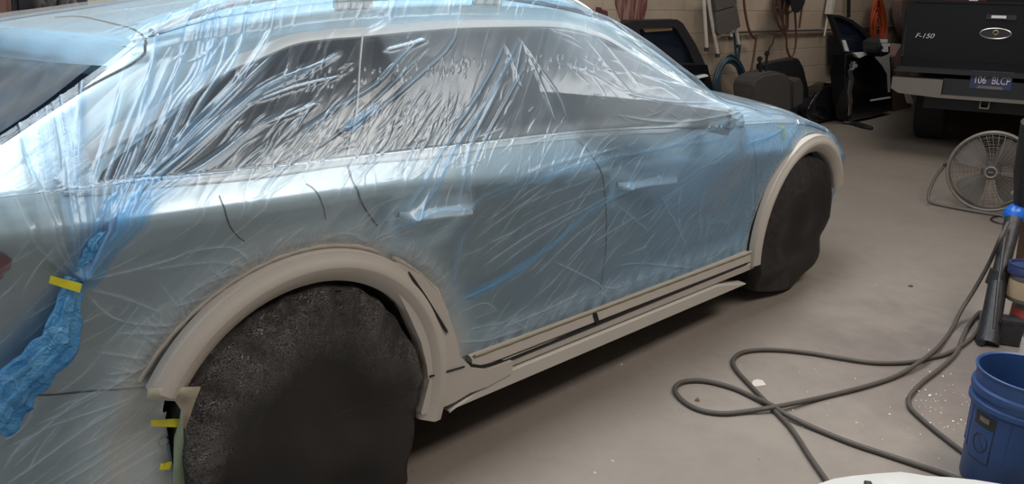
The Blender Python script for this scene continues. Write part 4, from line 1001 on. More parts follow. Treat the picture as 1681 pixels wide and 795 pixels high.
# conduit and pipe
tag(MB().tube([aty(1190, 54, 2.585), aty(1235, 52, 2.585), aty(1391, 48, 2.585), aty(1455, 44, 2.585), (X1, 2.585, 1.07)], .014, 10).build('conduit', M['steel']), 'thin horizontal steel conduit running along the block wall', 'conduit')
tag(MB().tube([aty(1394, -60, 2.56), aty(1393, 28, 2.56)], .022, 10).build('wall_pipe', M['dark']), 'black vertical pipe on the wall above the standing car door', 'pipe')
b = aty(1363, 8, 2.56); tag(MB().box(b, (.10, .07, .22), bev=.01).tube([(b[0], 2.57, b[2]-.1), (b[0], 2.57, b[2]-.35)], .012).build('switch_box', M['white_tube']), 'pale switch box on the wall above the black car door', 'switch box')
def coil(name, cu, cv, ru, rv, y, n, r, mat_, label, cat, seed, jit=.25, tail=None, sag=.25):
    q_ = random.Random(seed); mb = MB(); pts = []
    for k in range(n):
        a0 = q_.uniform(0, 6.28); f1 = 1+q_.uniform(-jit, jit*.4); f2 = 1+q_.uniform(-jit*.6, jit*.3); du = q_.uniform(-2, 2); yy = y-q_.uniform(0, .09)
        loop = []
        for i in range(28):
            a = 2*math.pi*i/28; w_ = 1-sag*max(0, math.sin(a)); loop.append(aty(cu+du+ru*f1*w_*math.cos(a), cv+rv*(1-f2)-rv*f2*math.sin(a), yy))
        mb.tube(loop, r, 7, closed=True)
    for tl in (tail or []): mb.tube(smoothpath([aty(u, v, y) for u, v in tl], 5), r, 7)
    return tag(mb.build(name, M[mat_]), label, cat)
coil('hose_coil', 1198, 130, 24, 38, 2.52, 15, .013, 'hose_blue', 'coiled dark blue hose hanging on the wall below the folding chair', 'hose', 2, tail=[[(1206, 55), (1207, 75), (1209, 95)], [(1214, 60), (1214, 80), (1212, 100)]])
coil('cord_coil', 1441, 40, 12, 36, 2.50, 22, .011, 'orange', 'orange extension cord coil hanging on the wall right of the standing car door', 'cord', 5, sag=.35, jit=.6)
def wallhose(pts, r, mat_, label, y=2.54):
    return tag(MB().tube(smoothpath([aty(u, v, y) for u, v in pts], 7), r, 8).build('wall_hose', M[mat_]), label, 'hose')
wallhose([(1220, -20), (1222, 10), (1226, 35), (1230, 50), (1236, 60), (1241, 62), (1241, 56), (1241, 65), (1236, 100), (1230, 130), (1227, 160)], .013, 'hose_brown', 'thin brown hose hanging on the wall left of the grey seat')
tag(MB().tube(smoothpath([aty(u, v, 2.54) for u, v in [(1271, 60), (1268, 72), (1263, 80), (1260, 92)]], 4), .008, 6).build('seat_strap', M['dark']), 'thin dark strap rising from the grey seat by the wall', 'strap')
t = thing('hose_reel', 'dark round hose reel on the wall with brown air lines looping below', 'hose reel', aty(1300, -4, 2.45))
R_ = Matrix.Rotation(math.radians(90), 3, 'X'); cc = aty(1300, -6, 2.45); MB().lathe([(.03, -.08), (.16, -.08), (.16, -.065), (.07, -.06), (.07, .06), (.16, .065), (.16, .08), (.03, .08)], cc, 28, R_).build('reel', M['black_matte'], t)
for pts in ([(1270, -10), (1272, 20), (1280, 45), (1288, 55), (1293, 45), (1293, 10), (1293, -10)], [(1276, -10), (1280, 20), (1290, 55), (1292, 80), (1298, 94), (1304, 85), (1307, 60), (1305, 20), (1302, -10)], [(1270, 5), (1276, 35), (1284, 48), (1286, 20), (1290, -5)], [(1318, -10), (1316, 15), (1312, 46)], [(1278, -10), (1284, 30), (1290, 58), (1291, 30), (1288, 0)], [(1275, 12), (1290, 22), (1304, 14), (1310, 0)]):
    MB().tube(smoothpath([aty(u, v, 2.50) for u, v in pts], 6), .012, 7).build('air_line', M['hose_brown'], t)
# car seat and dark panel behind it
y = 2.12
t = thing('removed_car_seat', 'dark grey cloth car seat with headrest posts standing by the wall', 'car seat', (6.75, y, 0))
def soft(mb, poly, y0, y1, bev=.05):
    bm = bmesh.new(); n = len(poly); a = [bm.verts.new((p_[0], y0, p_[1])) for p_ in poly]; b_ = [bm.verts.new((p_[0], y1, p_[1])) for p_ in poly]
    bm.faces.new(a); bm.faces.new(b_[::-1])
    for i in range(n): bm.faces.new((a[i], b_[i], b_[(i+1) % n], a[(i+1) % n]))
    bmesh.ops.bevel(bm, geom=bm.edges[:], offset=bev, segments=3, affect='EDGES'); mb.add([v.co for v in bm.verts], [[v.index for v in f.verts] for f in bm.faces]); bm.free(); return mb
pl = wpoly([(1236, 145), (1241, 130), (1257, 121), (1280, 118), (1295, 123), (1299, 136), (1298, 178), (1296, 215), (1240, 228)], y); soft(MB(), pl, y, y+.22, .022).build('seat_back', M['seat'], t, 60)
pl = wpoly([(1298, 132), (1312, 127), (1317, 140), (1316, 170), (1298, 180)], y+.12); soft(MB(), pl, y+.10, y+.26, .015).build('seat_bolster', M['seat'], t, 60)
for (a_, b_) in (((1247, 97), (1249, 128)), ((1259, 88), (1257, 124))):
    MB().tube([aty(*a_, y+.1), aty(*b_, y+.1)], .014, 8).box(aty(*a_, y+.1), (.05, .04, .05), bev=.01).build('headrest_post', M['dark'], t)
y = 2.43
pl = wpoly([(1254, 106), (1268, 103), (1306, 95), (1313, 97), (1319, 112), (1326, 142), (1334, 178), (1337, 200), (1290, 208), (1262, 160)], y); pl2 = pl[:-3]+[(pl[-4][0]+.05, .02), (pl[-1][0]+.25, .02), pl[-1]]
tag(soft(MB(), pl2, y, y+.10, .015).build('trim_panel', M['black_matte'], None, 60), 'black moulded car panel leaning on the wall behind the grey seat', 'car panel')
y = 2.30
pl = wpoly([(1330, 172), (1340, 156), (1350, 146), (1362, 137), (1372, 138), (1386, 160), (1392, 196), (1372, 205), (1338, 206), (1326, 190)], y); pl = [(a_, max(b_, .02)) for a_, b_ in pl]
t = tag(soft(MB(), pl, y, y+.18, .03).build('fender', M['black_metal'], None, 60), 'rounded black fender leaning on the wall left of the standing car door', 'car fender')
tag(MB().prism([(a_, max(b_, .0)) for a_, b_ in wpoly([(1364, 132), (1382, 131), (1388, 215), (1372, 218), (1368, 160)], 2.5)], 2.49, 2.505).build('cardboard_sheet', M['white_plastic']), 'pale grey sheet between the fender and the standing car door', 'sheet')
tag(MB().prism(wpoly([(1364, 58), (1386, 58), (1388, 103), (1364, 103)], 2.56), 2.53, 2.60).build('wall_panel', M['dark']), 'dark square panel on the wall behind the standing car door', 'panel')
# black front door of a car, standing
y = 2.13
t = thing('detached_car_door', 'glossy black car door with mirror standing upright near the wall', 'vehicle door', (9.3, y, 0))
outer = [(1364, 24), (1380, 25), (1400, 33), (1420, 48), (1436, 68), (1450, 90), (1420, 90), (1385, 88)]
inner = [(1369, 28), (1380, 29), (1398, 38), (1414, 52), (1426, 66), (1434, 84), (1418, 86), (1392, 84)]
ringframe(MB(), wpoly(outer, y), wpoly(inner, y), y, y+.05).build('window_frame', M['black_matte'], t)
MB().prism(wpoly(inner, y+.02), y+.02, y+.026).build('window_pane', M['glass'], t)
mb = MB(); P_ = wpoly([(1385, 87), (1450, 89), (1459, 92), (1461, 130), (1461, 182), (1425, 192), (1392, 199), (1386, 170), (1384, 120)], y); P_ = [(a_, max(b_, .02)) for a_, b_ in P_]
soft(MB(), P_, y-.03, y+.15, .02).build('door_skin', M['black_metal'], t, 60)
MB().prism(wpoly([(1382, 66), (1387, 66), (1393, 84), (1387, 84)], y-.004), y-.012, y).build('window_trim', M['chrome'], t)
MB().prism(wpoly([(1430, 164), (1461, 159), (1461, 161), (1430, 166)], y-.035), y-.045, y-.03).build('side_moulding', M['chrome'], t)
mb = MB(); ed = wpoly([(1393, 116), (1398, 112), (1401, 130), (1397, 150), (1399, 165), (1396, 188), (1392, 190), (1394, 168), (1392, 150), (1395, 132)], y-.032); mb.prism(ed, y-.040, y-.03); mb.build('edge_reflection', M['steel'], t)  # steel streak shaped to stand in for the reflection on the door edge
mb = MB(); c_ = aty(1402, 108, y-.04); mb.box(c_, (.07, .03, .10), bev=.01); mb.box((c_[0]+.015, c_[1]-.02, c_[2]), (.03, .03, .04), bev=.006); mb.build('door_latch', M['steel'], t)
MB().prism(wpoly([(1398, 87), (1420, 85), (1424, 88), (1406, 95)], y-.03), y-.06, y-.03).build('door_handle', M['chrome'], t)
soft(MB(), wpoly([(1434, 66), (1446, 62), (1452, 70), (1452, 88), (1438, 93), (1431, 84)], y-.15), y-.22, y-.03, .02).build('door_mirror', M['black_matte'], t, 60)
for (a_, b_, c_, d_) in ((1444, 64, 1455, 70), (1446, 71, 1459, 76), (1449, 76, 1456, 81), (1447, 81, 1456, 85)):
    MB().prism(wpoly([(a_, b_), (c_, b_+.5), (c_, d_), (a_+1, d_)], y-.22), y-.235, y-.22).build('paper_label', M['white_bright'], t)
MB().prism(wpoly([(1436, 94), (1459, 89), (1461, 112), (1461, 150), (1458, 152), (1456, 122), (1448, 108)], y-.032), y-.036, y-.03).build('painted_reflection', M['white_plastic'], t)  # white patch painted in place of a bright reflection on the gloss enamel
tag(MB().tube(smoothpath([atz(1384, 201, .02), atz(1400, 203, .02), atz(1418, 208, .02), atz(1432, 211, .02)], 4), [.02, .02, .024, .026, .028, .03, .034, .036, .036, .034, .03, .026, .02], 8).build('trim_strip', M['black_matte']), 'bent black rubber strip lying on the floor under the standing car door', 'trim strip')
# clutter between the door and the pickup
y = 2.2
tag(MB().prism([(a_, max(b_, .01)) for a_, b_ in wpoly([(1464, 122), (1492, 128), (1495, 180), (1465, 188)], y)], y, y+.3).build('cardboard_box', M['card']), 'brown cardboard box behind the left rear corner of the black pickup', 'box')
pl = wpoly([(1468, 92), (1474, 84), (1480, 72), (1484, 78), (1492, 86), (1496, 120), (1484, 130), (1470, 124)], y); soft(MB(), pl, y, y+.2, .012).build('dust_bag', M['junk_pink'], None, 60)
tag(bpy.data.objects['dust_bag'], 'dusty pale brown bag piled beside the black pickup', 'bag')
tag(MB().prism(wpoly([(1484, 152), (1491, 153), (1497, 166), (1496, 170), (1488, 169)], y-.1), y-.12, y-.1).build('plastic_wrap', M['white_bright']), 'small white plastic wrapper beside the pickup bumper', 'wrapper')
tag(soft(MB(), wpoly([(1478, 0), (1500, -6), (1502, 30), (1494, 66), (1484, 60), (1476, 26)], 2.45), 2.43, 2.55, .012).build('hanging_coat', M['junk_pink'], None, 60), 'dusty brown coat hanging on the wall beyond the orange cord', 'coat')
# ---------------------------------------------------------------- black pickup
az = math.radians(12); fw = np.array([math.cos(az), math.sin(az), 0]); lf = np.array([-math.sin(az), math.cos(az), 0]); o_ = atz(1632, 137, .75); o_[2] = 0
truck = thing('pickup_truck', 'black pickup truck seen from behind at the far end of the shop', 'pickup truck', o_, az)
def T(l, y_, z): return o_+lf*l+fw*y_+np.array([0, 0, z])
def tp(u, v, d):
    r_ = ray(u, v); t_ = (d-(CAM-o_)@fw)/(r_@fw); p = CAM+r_*t_; return ((p-o_)@lf, p[2])
def tpoly(l, d): return [tp(*p_, d) for p_ in l]
def tfn(a, y_, b): return T(a, y_, b)
hw = tp(1480, 110, .1)[0]
zt, zb = tp(1600, 8, .12)[1], tp(1600, 121, .12)[1]
tl, tb2 = tp(1503, 10, .12)[0], tp(1482, 118, .12)[0]
# bed with sides, cab ahead
sec = [(tb2, zb), (tb2+.02, (zb+zt)*.45), (tl+.03, zt-.08), (tl, zt), (tl-.09, zt), (tl-.09, zt-.1), (tb2-.10, zb)]
for sgn in (1, -1): MB().prism([(a*sgn, b) for a, b in sec], .14, 2.0, tfn).build('bed_side', M['truck'], truck, 30)
MB().prism([(-tl+.02, zb), (tl-.02, zb), (tl-.02, zb+.08), (-tl+.02, zb+.08)], .16, 2.0, tfn).build('bed_floor', M['black_matte'], truck)
gate = MB(); gp = [(-tb2+.03, zb), (tb2-.03, zb), (tl+.0, zt-.07), (tl-.04, zt), (-tl+.04, zt), (-tl, zt-.07)]; gate.prism(gp, .06, .14, tfn)
gate.prism([(-tl+.04, zt-.01), (tl-.04, zt-.01), (tl-.05, zt+.012), (-tl+.05, zt+.012)], .03, .15, tfn); gt = gate.build('tailgate', M['truck'], truck, 30)
MB().prism([(-tl+.12, zb+.08), (tl-.12, zb+.08), (tl-.16, zb+.20), (-tl+.16, zb+.20)], .052, .062, tfn).build('pressed_band', M['truck'], gt, 30)
cabz = zt+.62; mb = MB(); mb.prism([(-tl-.02, .45), (tl+.02, .45), (tl+.02, zt+.02), (tl-.14, cabz), (-tl+.14, cabz), (-tl-.02, zt+.02)], 2.02, 4.2, tfn); mb.build('cab', M['truck'], truck, 30)
MB().prism([(-tl+.2, zt+.08), (tl-.2, zt+.08), (tl-.28, cabz-.1), (-tl+.28, cabz-.1)], 2.0, 2.03, tfn).build('cab_window', M['glass'], truck)
MB().prism([(-tl, .5), (tl, .5), (tl, zt-.05), (-tl, zt-.05)], 4.2, 5.3, tfn).build('bonnet', M['truck'], truck, 30)
for sgn in (1, -1):
    pl = [((tb2+.004)*sgn, zb+.12), ((tb2-.0)*sgn, zb+.1), ((tl+.01)*sgn, zt-.12), ((tl+.03)*sgn, zt-.1)]
    MB().prism([(tb2*sgn, zb+.10), ((tb2-.10)*sgn, zb+.10), ((tl-.06)*sgn, zt-.08), (tl*sgn, zt-.08)], .10, .16, tfn).build('tail_light', M['dark'], truck)
# handle, badge, oval emblem
c_ = tp(1650, 35, .05); MB().prism([(c_[0]+.10, c_[1]-.022), (c_[0]-.14, c_[1]-.022), (c_[0]-.14, c_[1]+.022), (c_[0]+.10, c_[1]+.022)], .03, .06, tfn).build('tailgate_handle', M['dark'], gt)
MB().prism([(c_[0]+.06, c_[1]-.010), (c_[0]-.06, c_[1]-.010), (c_[0]-.06, c_[1]+.014), (c_[0]+.06, c_[1]+.014)], .02, .03, tfn).build('handle_grip', M['chrome'], gt)
a0_, b0_ = tp(1643, 62, .05); mb = MB()
mb.tube([T(a0_+.125*math.cos(k*math.pi/20), .048, b0_+.047*math.sin(k*math.pi/20)) for k in range(40)], .0065, 6, closed=True); mb.build('oval_emblem', M['steel'], gt)
mb = MB(); mb.prism([(a0_+.115*math.cos(k*math.pi/20), b0_+.04*math.sin(k*math.pi/20)) for k in range(40)], .052, .060, tfn); mb.build('emblem_field', M['dark'], gt)
mb = MB(); mb.tube([T(a0_+.022*math.cos(k*math.pi/8), .046, b0_+.010+.018*math.sin(k*math.pi/8)) for k in range(16)], .005, 6, closed=True); mb.tube([T(a0_, .046, b0_-.008), T(a0_+.004, .046, b0_-.032)], .004, 6); mb.build('emblem_mark', M['amber'], gt)
def text(name, body, size, c, depth, mat_, parent, shear=0, sx=1.0, extr=.002):
    cu = bpy.data.curves.new(name, 'FONT'); cu.body = body; cu.size = size; cu.align_x = 'CENTER'; cu.align_y = 'CENTER'; cu.extrude = extr; cu.shear = shear
    tmp = bpy.data.objects.new(name, cu); COL.objects.link(tmp); dg = bpy.context.evaluated_depsgraph_get(); me = bpy.data.meshes.new_from_object(tmp.evaluated_get(dg)); bpy.data.objects.remove(tmp)
    p0 = T(c[0], depth, c[1]); R3 = Matrix(((-lf[0], 0, -fw[0]), (-lf[1], 0, -fw[1]), (0, 1, 0))); 
    me.transform(Matrix.Translation(Vector(p0))@R3.to_4x4()@Matrix.Diagonal((sx, 1, 1, 1))); me.materials.clear(); me.materials.append(M[mat_]); o = link(name, me, parent); me.transform(mat(parent).inverted()); return o
text('badge_lettering', 'F-150', .062, tp(1526, 61, .055), .056, 'silver_letter', gt, .3, 1.15)
# bumper
zbt = tp(1600, 124, -.1)[1]; L0 = tp(1470, 135, -.1)[0]; L1 = tp(1553, 140, -.1)[0]; z_a, z_b = tp(1510, 130, -.12)[1], tp(1510, 160, -.12)[1]
bp = MB(); bp.prism([(-L0+.0, zbt-.03), (L0, zbt-.03), (L0-.03, zbt+.01), (-L0+.03, zbt+.01)], -.13, .1, tfn); bump_ = bp.build('bumper', M['black_matte'], truck, 30)
for sgn in (1, -1):
    mb = MB(); mb.prism([(L1*sgn, z_b), ((L0-.07)*sgn, z_b+.02), ((L0)*sgn, z_b+.06), (L0*sgn, z_a), (L1*sgn, z_a)], -.14, .05, tfn); mb.build('bumper_end', M['bumper'], bump_, 30)
MB().prism([(-L1, z_b+.02), (L1, z_b+.02), (L1, z_a+.01), (-L1, z_a+.01)], -.07, .05, tfn).build('bumper_centre', M['black_matte'], bump_, 30)
MB().prism([(-L1, z_b+.0), (L1, z_b+.0), (L1, z_b+.03), (-L1, z_b+.03)], -.13, .05, tfn).build('bumper_lower_lip', M['bumper'], bump_, 30)
pc = tp(1632, 139, -.075); pl = MB(); pl.prism([(pc[0]-.17, pc[1]-.082), (pc[0]+.17, pc[1]-.082), (pc[0]+.17, pc[1]+.082), (pc[0]-.17, pc[1]+.082)], -.078, -.072, tfn); lp = pl.build('license_plate', M['plate_blue'], truck)
text('plate_number', '106', .095, (pc[0]+.090, pc[1]-.003), -.080, 'white_letter', lp, 0, .74, .001); text('plate_number', 'BLCP', .095, (pc[0]-.080, pc[1]-.003), -.080, 'white_letter', lp, 0, .70, .001)
MB().prism([(pc[0]+.012, pc[1]-.015), (pc[0]+.0, pc[1]-.03), (pc[0]-.012, pc[1]-.015), (pc[0]-.01, pc[1]+.012), (pc[0]+.01, pc[1]+.012)], -.0815, -.079, tfn).build('plate_emblem', M['hose_brown'], lp)
MB().prism([(pc[0]-.11, pc[1]-.078), (pc[0]+.11, pc[1]-.078), (pc[0]+.095, pc[1]-.052), (pc[0]-.095, pc[1]-.052)], -.081, -.078, tfn).build('plate_footer', M['bumper'], lp)
MB().prism([(pc[0]-.10, pc[1]+.055), (pc[0]+.10, pc[1]+.055), (pc[0]+.10, pc[1]+.066), (pc[0]-.10, pc[1]+.066)], -.081, -.078, tfn).build('plate_header', M['steel'], lp)
MB().prism([(pc[0]-.165, pc[1]+.045), (pc[0]-.125, pc[1]+.045), (pc[0]-.125, pc[1]+.075), (pc[0]-.165, pc[1]+.075)], -.081, -.078, tfn).build('plate_sticker', M['white_letter'], lp)
hc = tp(1620, 177, .0); mb = MB(); h_ = .042
for (a_, b_, c2, d2) in ((-h_, -h_, h_, -h_+.012), (-h_, h_-.012, h_, h_), (-h_, -h_, -h_+.012, h_), (h_-.012, -h_, h_, h_)):
    mb.prism([(hc[0]+a_, hc[1]+b_), (hc[0]+c2, hc[1]+b_), (hc[0]+c2, hc[1]+d2), (hc[0]+a_, hc[1]+d2)], -.06, .15, tfn)
mb.build('hitch_receiver', M['bumper'], truck)
MB().prism([(-.55, .42), (.55, .42), (.55, .60), (-.55, .60)], .2, 5.0, tfn).build('chassis', M['dark'], truck)
RA = Matrix(((lf[0], 0, fw[0]), (lf[1], 0, fw[1]), (0, 1, 0)))   # local x -> left, y -> up, z -> forward
def twheel(l, d):
    w_ = MB(); c = T(l, d, .40); R3 = Matrix(((fw[0], 0, lf[0]), (fw[1], 0, lf[1]), (0, 1, 0)))
    w_.lathe([(.24, -.14), (.36, -.15), (.392, -.13), (.4, -.11), (.4, .11), (.392, .13), (.36, .15), (.24, .14)], c, 56, R3); o = w_.build('tyre', M['rubber'], truck)
    MB().lathe([(.001, -.05), (.10, -.06), (.2, -.08), (.24, -.14), (.24, .14), (.2, .08), (.001, .06)], c, 40, R3).build('rim', M['alloy'], o)
lw = (tp(1532, 190, 1.15))[0]
for d in (1.15, 4.7):
    for sgn in (1, -1): twheel(lw*sgn, d)
MB().tube([T(lw-.2, 1.15, .42), T(-lw+.2, 1.15, .42)], .05, 12).build('rear_axle', M['dark'], truck)
c = T(-.35, .75, .58); MB().lathe([(.1, -.1), (.33, -.11), (.36, -.08), (.36, .08), (.33, .11), (.1, .1)], c, 40).build('spare_tyre', M['rubber'], truck)
truck.rotation_euler = (math.radians(-2.5), 0, az); truck.location.z += .035
# striped thing on a shelf past the tailgate
tag(MB().prism([(.22, zt-.12), (.62, zt-.12), (.60, zt+.22), (.26, zt+.22)], .45, .75, tfn).build('tool_crate', M['redrag']), 'dark red crate standing in the bed of the black pickup', 'crate')
tag(MB().prism([(.28, zt-.1), (.36, zt-.1), (.40, zt+.2), (.33, zt+.2)], .40, .44, tfn).build('rag', M['white_bright']), 'pale cloth draped over the crate in the pickup bed', 'rag')
# ---------------------------------------------------------------- floor fan
fc = atz(1627, 281, .305); fr_ = .283
fan = thing('floor_fan', 'grey round drum floor fan with wire guard on a tubular stand', 'fan', (fc[0], fc[1], 0))
nrm = (CAM-fc); nrm[2] *= .35; nrm = Vector(nrm).normalized(); R3 = nrm.to_track_quat('Z', 'Y').to_matrix()
def fp(r, a, z): return Vector(fc)+R3@Vector((r*math.cos(a), r*math.sin(a), z))
MB().tube([fp(fr_, k*2*math.pi/64, .045) for k in range(64)], .011, 8, closed=True).build('guard_rim', M['fan'], fan)
MB().tube([fp(fr_-.004, k*2*math.pi/64, -.085) for k in range(64)], .009, 8, closed=True).build('guard_rim', M['fan'], fan)
for name, zf, rings, nrad in (('front_guard', 1, 17, 40), ('rear_guard', -1, 10, 24)):
    mb = MB()
    def dz(r): return zf*(.035+.045*math.sqrt(max(0, 1-(r/fr_)**2)))+(.01 if zf > 0 else -.04)
    for k in range(1, rings):
        r = .04+(fr_-.04)*k/rings; mb.tube([fp(r, j*2*math.pi/48, dz(r)) for j in range(48)], .0012, 4, closed=True)
    for k in range(nrad):
        a = 2*math.pi*k/nrad; mb.tube([fp(r, a+(r*.6 if zf > 0 else 0), dz(r)) for r in np.linspace(.04, fr_, 8)], .0014 if k % 8 else .003, 4)
    mb.build(name, M['wire'], fan)
mb = MB(); mb.tube([fp(.037, k*2*math.pi/24, .092) for k in range(24)], .009, 8, closed=True); mb.build('hub_ring', M['fan'], fan)
mb = MB(); mb.lathe([(.001, .012), (.030, .010), (.033, 0)], fp(0, 0, .084), 24, R3); hb = mb.build('hub_badge', M['dark'], fan)
MB().prism([(-.018, -.004), (.018, -.004), (.018, .004), (-.018, .004)], .097, .099, lambda a, y_, b: fp(0, 0, 0)+R3@Vector((a, b, y_))).build('badge_mark', M['bumper'], hb)
MB().lathe([(.001, -.16), (.06, -.155), (.07, -.12), (.07, -.03), (.04, -.01), (.03, .04), (.001, .045)], Vector(fc), 28, R3).build('motor', M['dark'], fan)
for k in range(4):
    a0 = k*math.pi/2+.95; vs = []; n_ = 12
    for i in range(n_):
        r = .035+(.255-.035)*i/(n_-1); wd = .20+.62*math.sin(math.pi*min(1, .15+i/(n_-1)*.62))
        for j in range(7):
            b_ = (j/6-.5); vs.append(fp(r, a0+wd*b_*1.25, .0+.07*b_*(1-.3*i/n_)))
    MB().add(vs, [(i*7+j, i*7+j+1, (i+1)*7+j+1, (i+1)*7+j) for i in range(n_-1) for j in range(6)]).build('fan_blade', M['fanblade'], fan, 1)
# stand: tube from the left pivot down, round the floor, up to the right pivot
side = Vector((R3[0][0], R3[1][0], 0)).normalized(); fwd = Vector((nrm.x, nrm.y, 0)).normalized(); base = Vector((fc[0], fc[1], 0))
pl_ = base+side*(fr_+.02)+Vector((0, 0, .305)); pr_ = base-side*(fr_+.02)+Vector((0, 0, .305))
lf_ = [base+side*(fr_+.03)*s_+Vector((0, 0, .30)) for s_ in (1,)]
st_ = [base+side*(.30)+Vector((0, 0, .31)), base+side*.35+Vector((0, 0, .20)), base+side*.37+fwd*.04+Vector((0, 0, .07)), base+side*.33+fwd*.07+Vector((0, 0, .018)), base+side*.1+fwd*.10+Vector((0, 0, .015)), base-side*.1+fwd*.10+Vector((0, 0, .015)), base-side*.33+fwd*.07+Vector((0, 0, .018)), base-side*.37+fwd*.04+Vector((0, 0, .07)), base-side*.35+Vector((0, 0, .20)), base-side*.30+Vector((0, 0, .31))]
MB().tube(smoothpath([tuple(p_) for p_ in st_], 6), .0125, 10).build('stand', M['steel' if False else 'fanblade'], fan)
for s_ in (.3, -.3): MB().tube([base+side*s_*.97+Vector((0, 0, .31)), base+side*s_*1.06+Vector((0, 0, .31))], .018, 10).build('pivot_knob', M['dark'], fan)
mb = MB(); mb.tube(smoothpath([tuple(atz(u, v, .008)) for u, v in [(1690, 352), (1665, 353), (1645, 354), (1630, 357), (1627, 361), (1638, 366), (1655, 368), (1690, 366)]], 5), .005, 7)
tag(mb.build('power_cord', M['dark']), 'thin black cord looping on the floor in front of the fan', 'cord')
# ---------------------------------------------------------------- hoses on the floor
def fpath(pts, r=.0095, lift=None):
    out = []
    for i, (u, v) in enumerate(pts):
        z = r+.001
        for (cu, cv, h_) in (lift or []):
            z += h_*math.exp(-((u-cu)**2+(v-cv)**2)/700)
        out.append(tuple(atz(u, v, z)))
    return out
A_ = [(1640, 470), (1600, 510), (1563, 540), (1541, 569), (1516, 590), (1473, 617), (1420, 635), (1348, 653), (1280, 667), (1223, 676), (1187, 679), (1151, 674), (1123, 660), (1108, 642), (1116, 629), (1141, 625), (1169, 628), (1205, 638), (1234, 651), (1266, 665), (1294, 683), (1348, 708), (1402, 729.5), (1455, 747), (1509, 765), (1563, 783), (1610, 803), (1660, 835)]
lift = [(1280, 667, .012), (1520, 588, .018)]
up = [tuple(p_) for p_ in (atz(1655, 366, .50), atz(1642, 392, .44), atz(1624, 432, .30), atz(1600, 475, .16), atz(1578, 510, .06))]
hz_ = thing('air_hose', 'long dusty black air hose rising to the blue-capped stand and looping widely on the floor', 'hose')
MB().tube(smoothpath(up+fpath(A_[2:], lift=lift), 7), .0095, 10).build('hose', M['hose_black'], hz_)
B_ = [(1610, 520), (1607, 540), (1588, 561), (1559, 579), (1527, 588), (1491, 595), (1437, 596), (1384, 589), (1330, 580), (1280, 575), (1241, 575), (1216, 580), (1203, 592), (1209, 608), (1230, 631), (1259, 661.5), (1280, 683), (1302, 708), (1330, 751), (1355, 787), (1375, 815), (1400, 850)]
C_ = [(1605, 518), (1592, 532), (1579, 558), (1570, 579), (1545, 604), (1513, 629), (1494, 650), (1492, 660), (1496, 672), (1523, 697), (1559, 726), (1595, 754), (1620, 781), (1640, 812), (1655, 860)]
tag(MB().tube(smoothpath(fpath(C_[::-1][:-1])+[tuple(atz(1610, 512, .02))]+fpath(B_[1:], r=.0098), 7), .0092, 10).build('air_hose', M['hose_black']), 'second dusty black hose on the floor, doubled back beside the stand base', 'hose')
# ---------------------------------------------------------------- stand with the blue cap
t = thing('equipment_stand', 'paint-spattered dark steel stand topped with a bright blue rubber cap', 'stand', atz(1618, 565, 0))
top = atz(1666, 352, .52); mid = atz(1640, 455, .27); bt = atz(1625, 540, .06); b0 = atz(1620, 566, .0)
MB().tube([top, mid*.5+top*.5, mid], [.040, .036, .034], 14).build('upper_tube', M['dusty_pole'], t)
MB().tube([mid, bt, b0], [.040, .045, .05], 14).build('lower_tube', M['dusty_pole'], t)
MB().tube([mid+np.array([0, 0, .03]), mid-np.array([.01, -.005, .04])], .046, 14).build('clamp', M['dusty_pole'], t)
bm = bmesh.new(); bmesh.ops.create_uvsphere(bm, u_segments=24, v_segments=16, radius=.052); mb = MB().add([v.co*(1+.03*math.cos(v.co.z*260))+Vector(top) for v in bm.verts], [[v.index for v in f.verts] for f in bm.faces]); bm.free(); mb.build('rubber_cap', M['bluecap'], t, 1)
q0 = atz(1690, 200, 1.0); MB().tube([top+np.array([.03, -.01, .03]), q0*.5+top*.5, q0], [.03, .035, .035], 12).build('upright', M['dusty_pole'], t)
MB().tube([atz(1665, 318, .57), atz(1676, 322, .57)], .022, 12).build('knob', M['bumper'], t)
mb = MB(); mb.tube([b0+np.array([-.05, .02, .018]), b0+np.array([.05, .0, .018]), b0+np.array([.3, -.12, .018])], .018, 8); mb.build('foot', M['dark'], t)
MB().tube([atz(1632, 540, .1), atz(1640, 460, .3), atz(1650, 390, .45)], .008, 8).build('rod', M['dusty_pole'], t)
mb = MB(); c_ = atz(1652, 562, .0); mb.box((c_[0], c_[1], .06), (.10, .12, .12), Matrix.Rotation(.5, 3, 'Z'), .006); tag(mb.build('metal_box', M['dusty_pole']), 'small black metal box at the foot of the blue-capped stand', 'box')
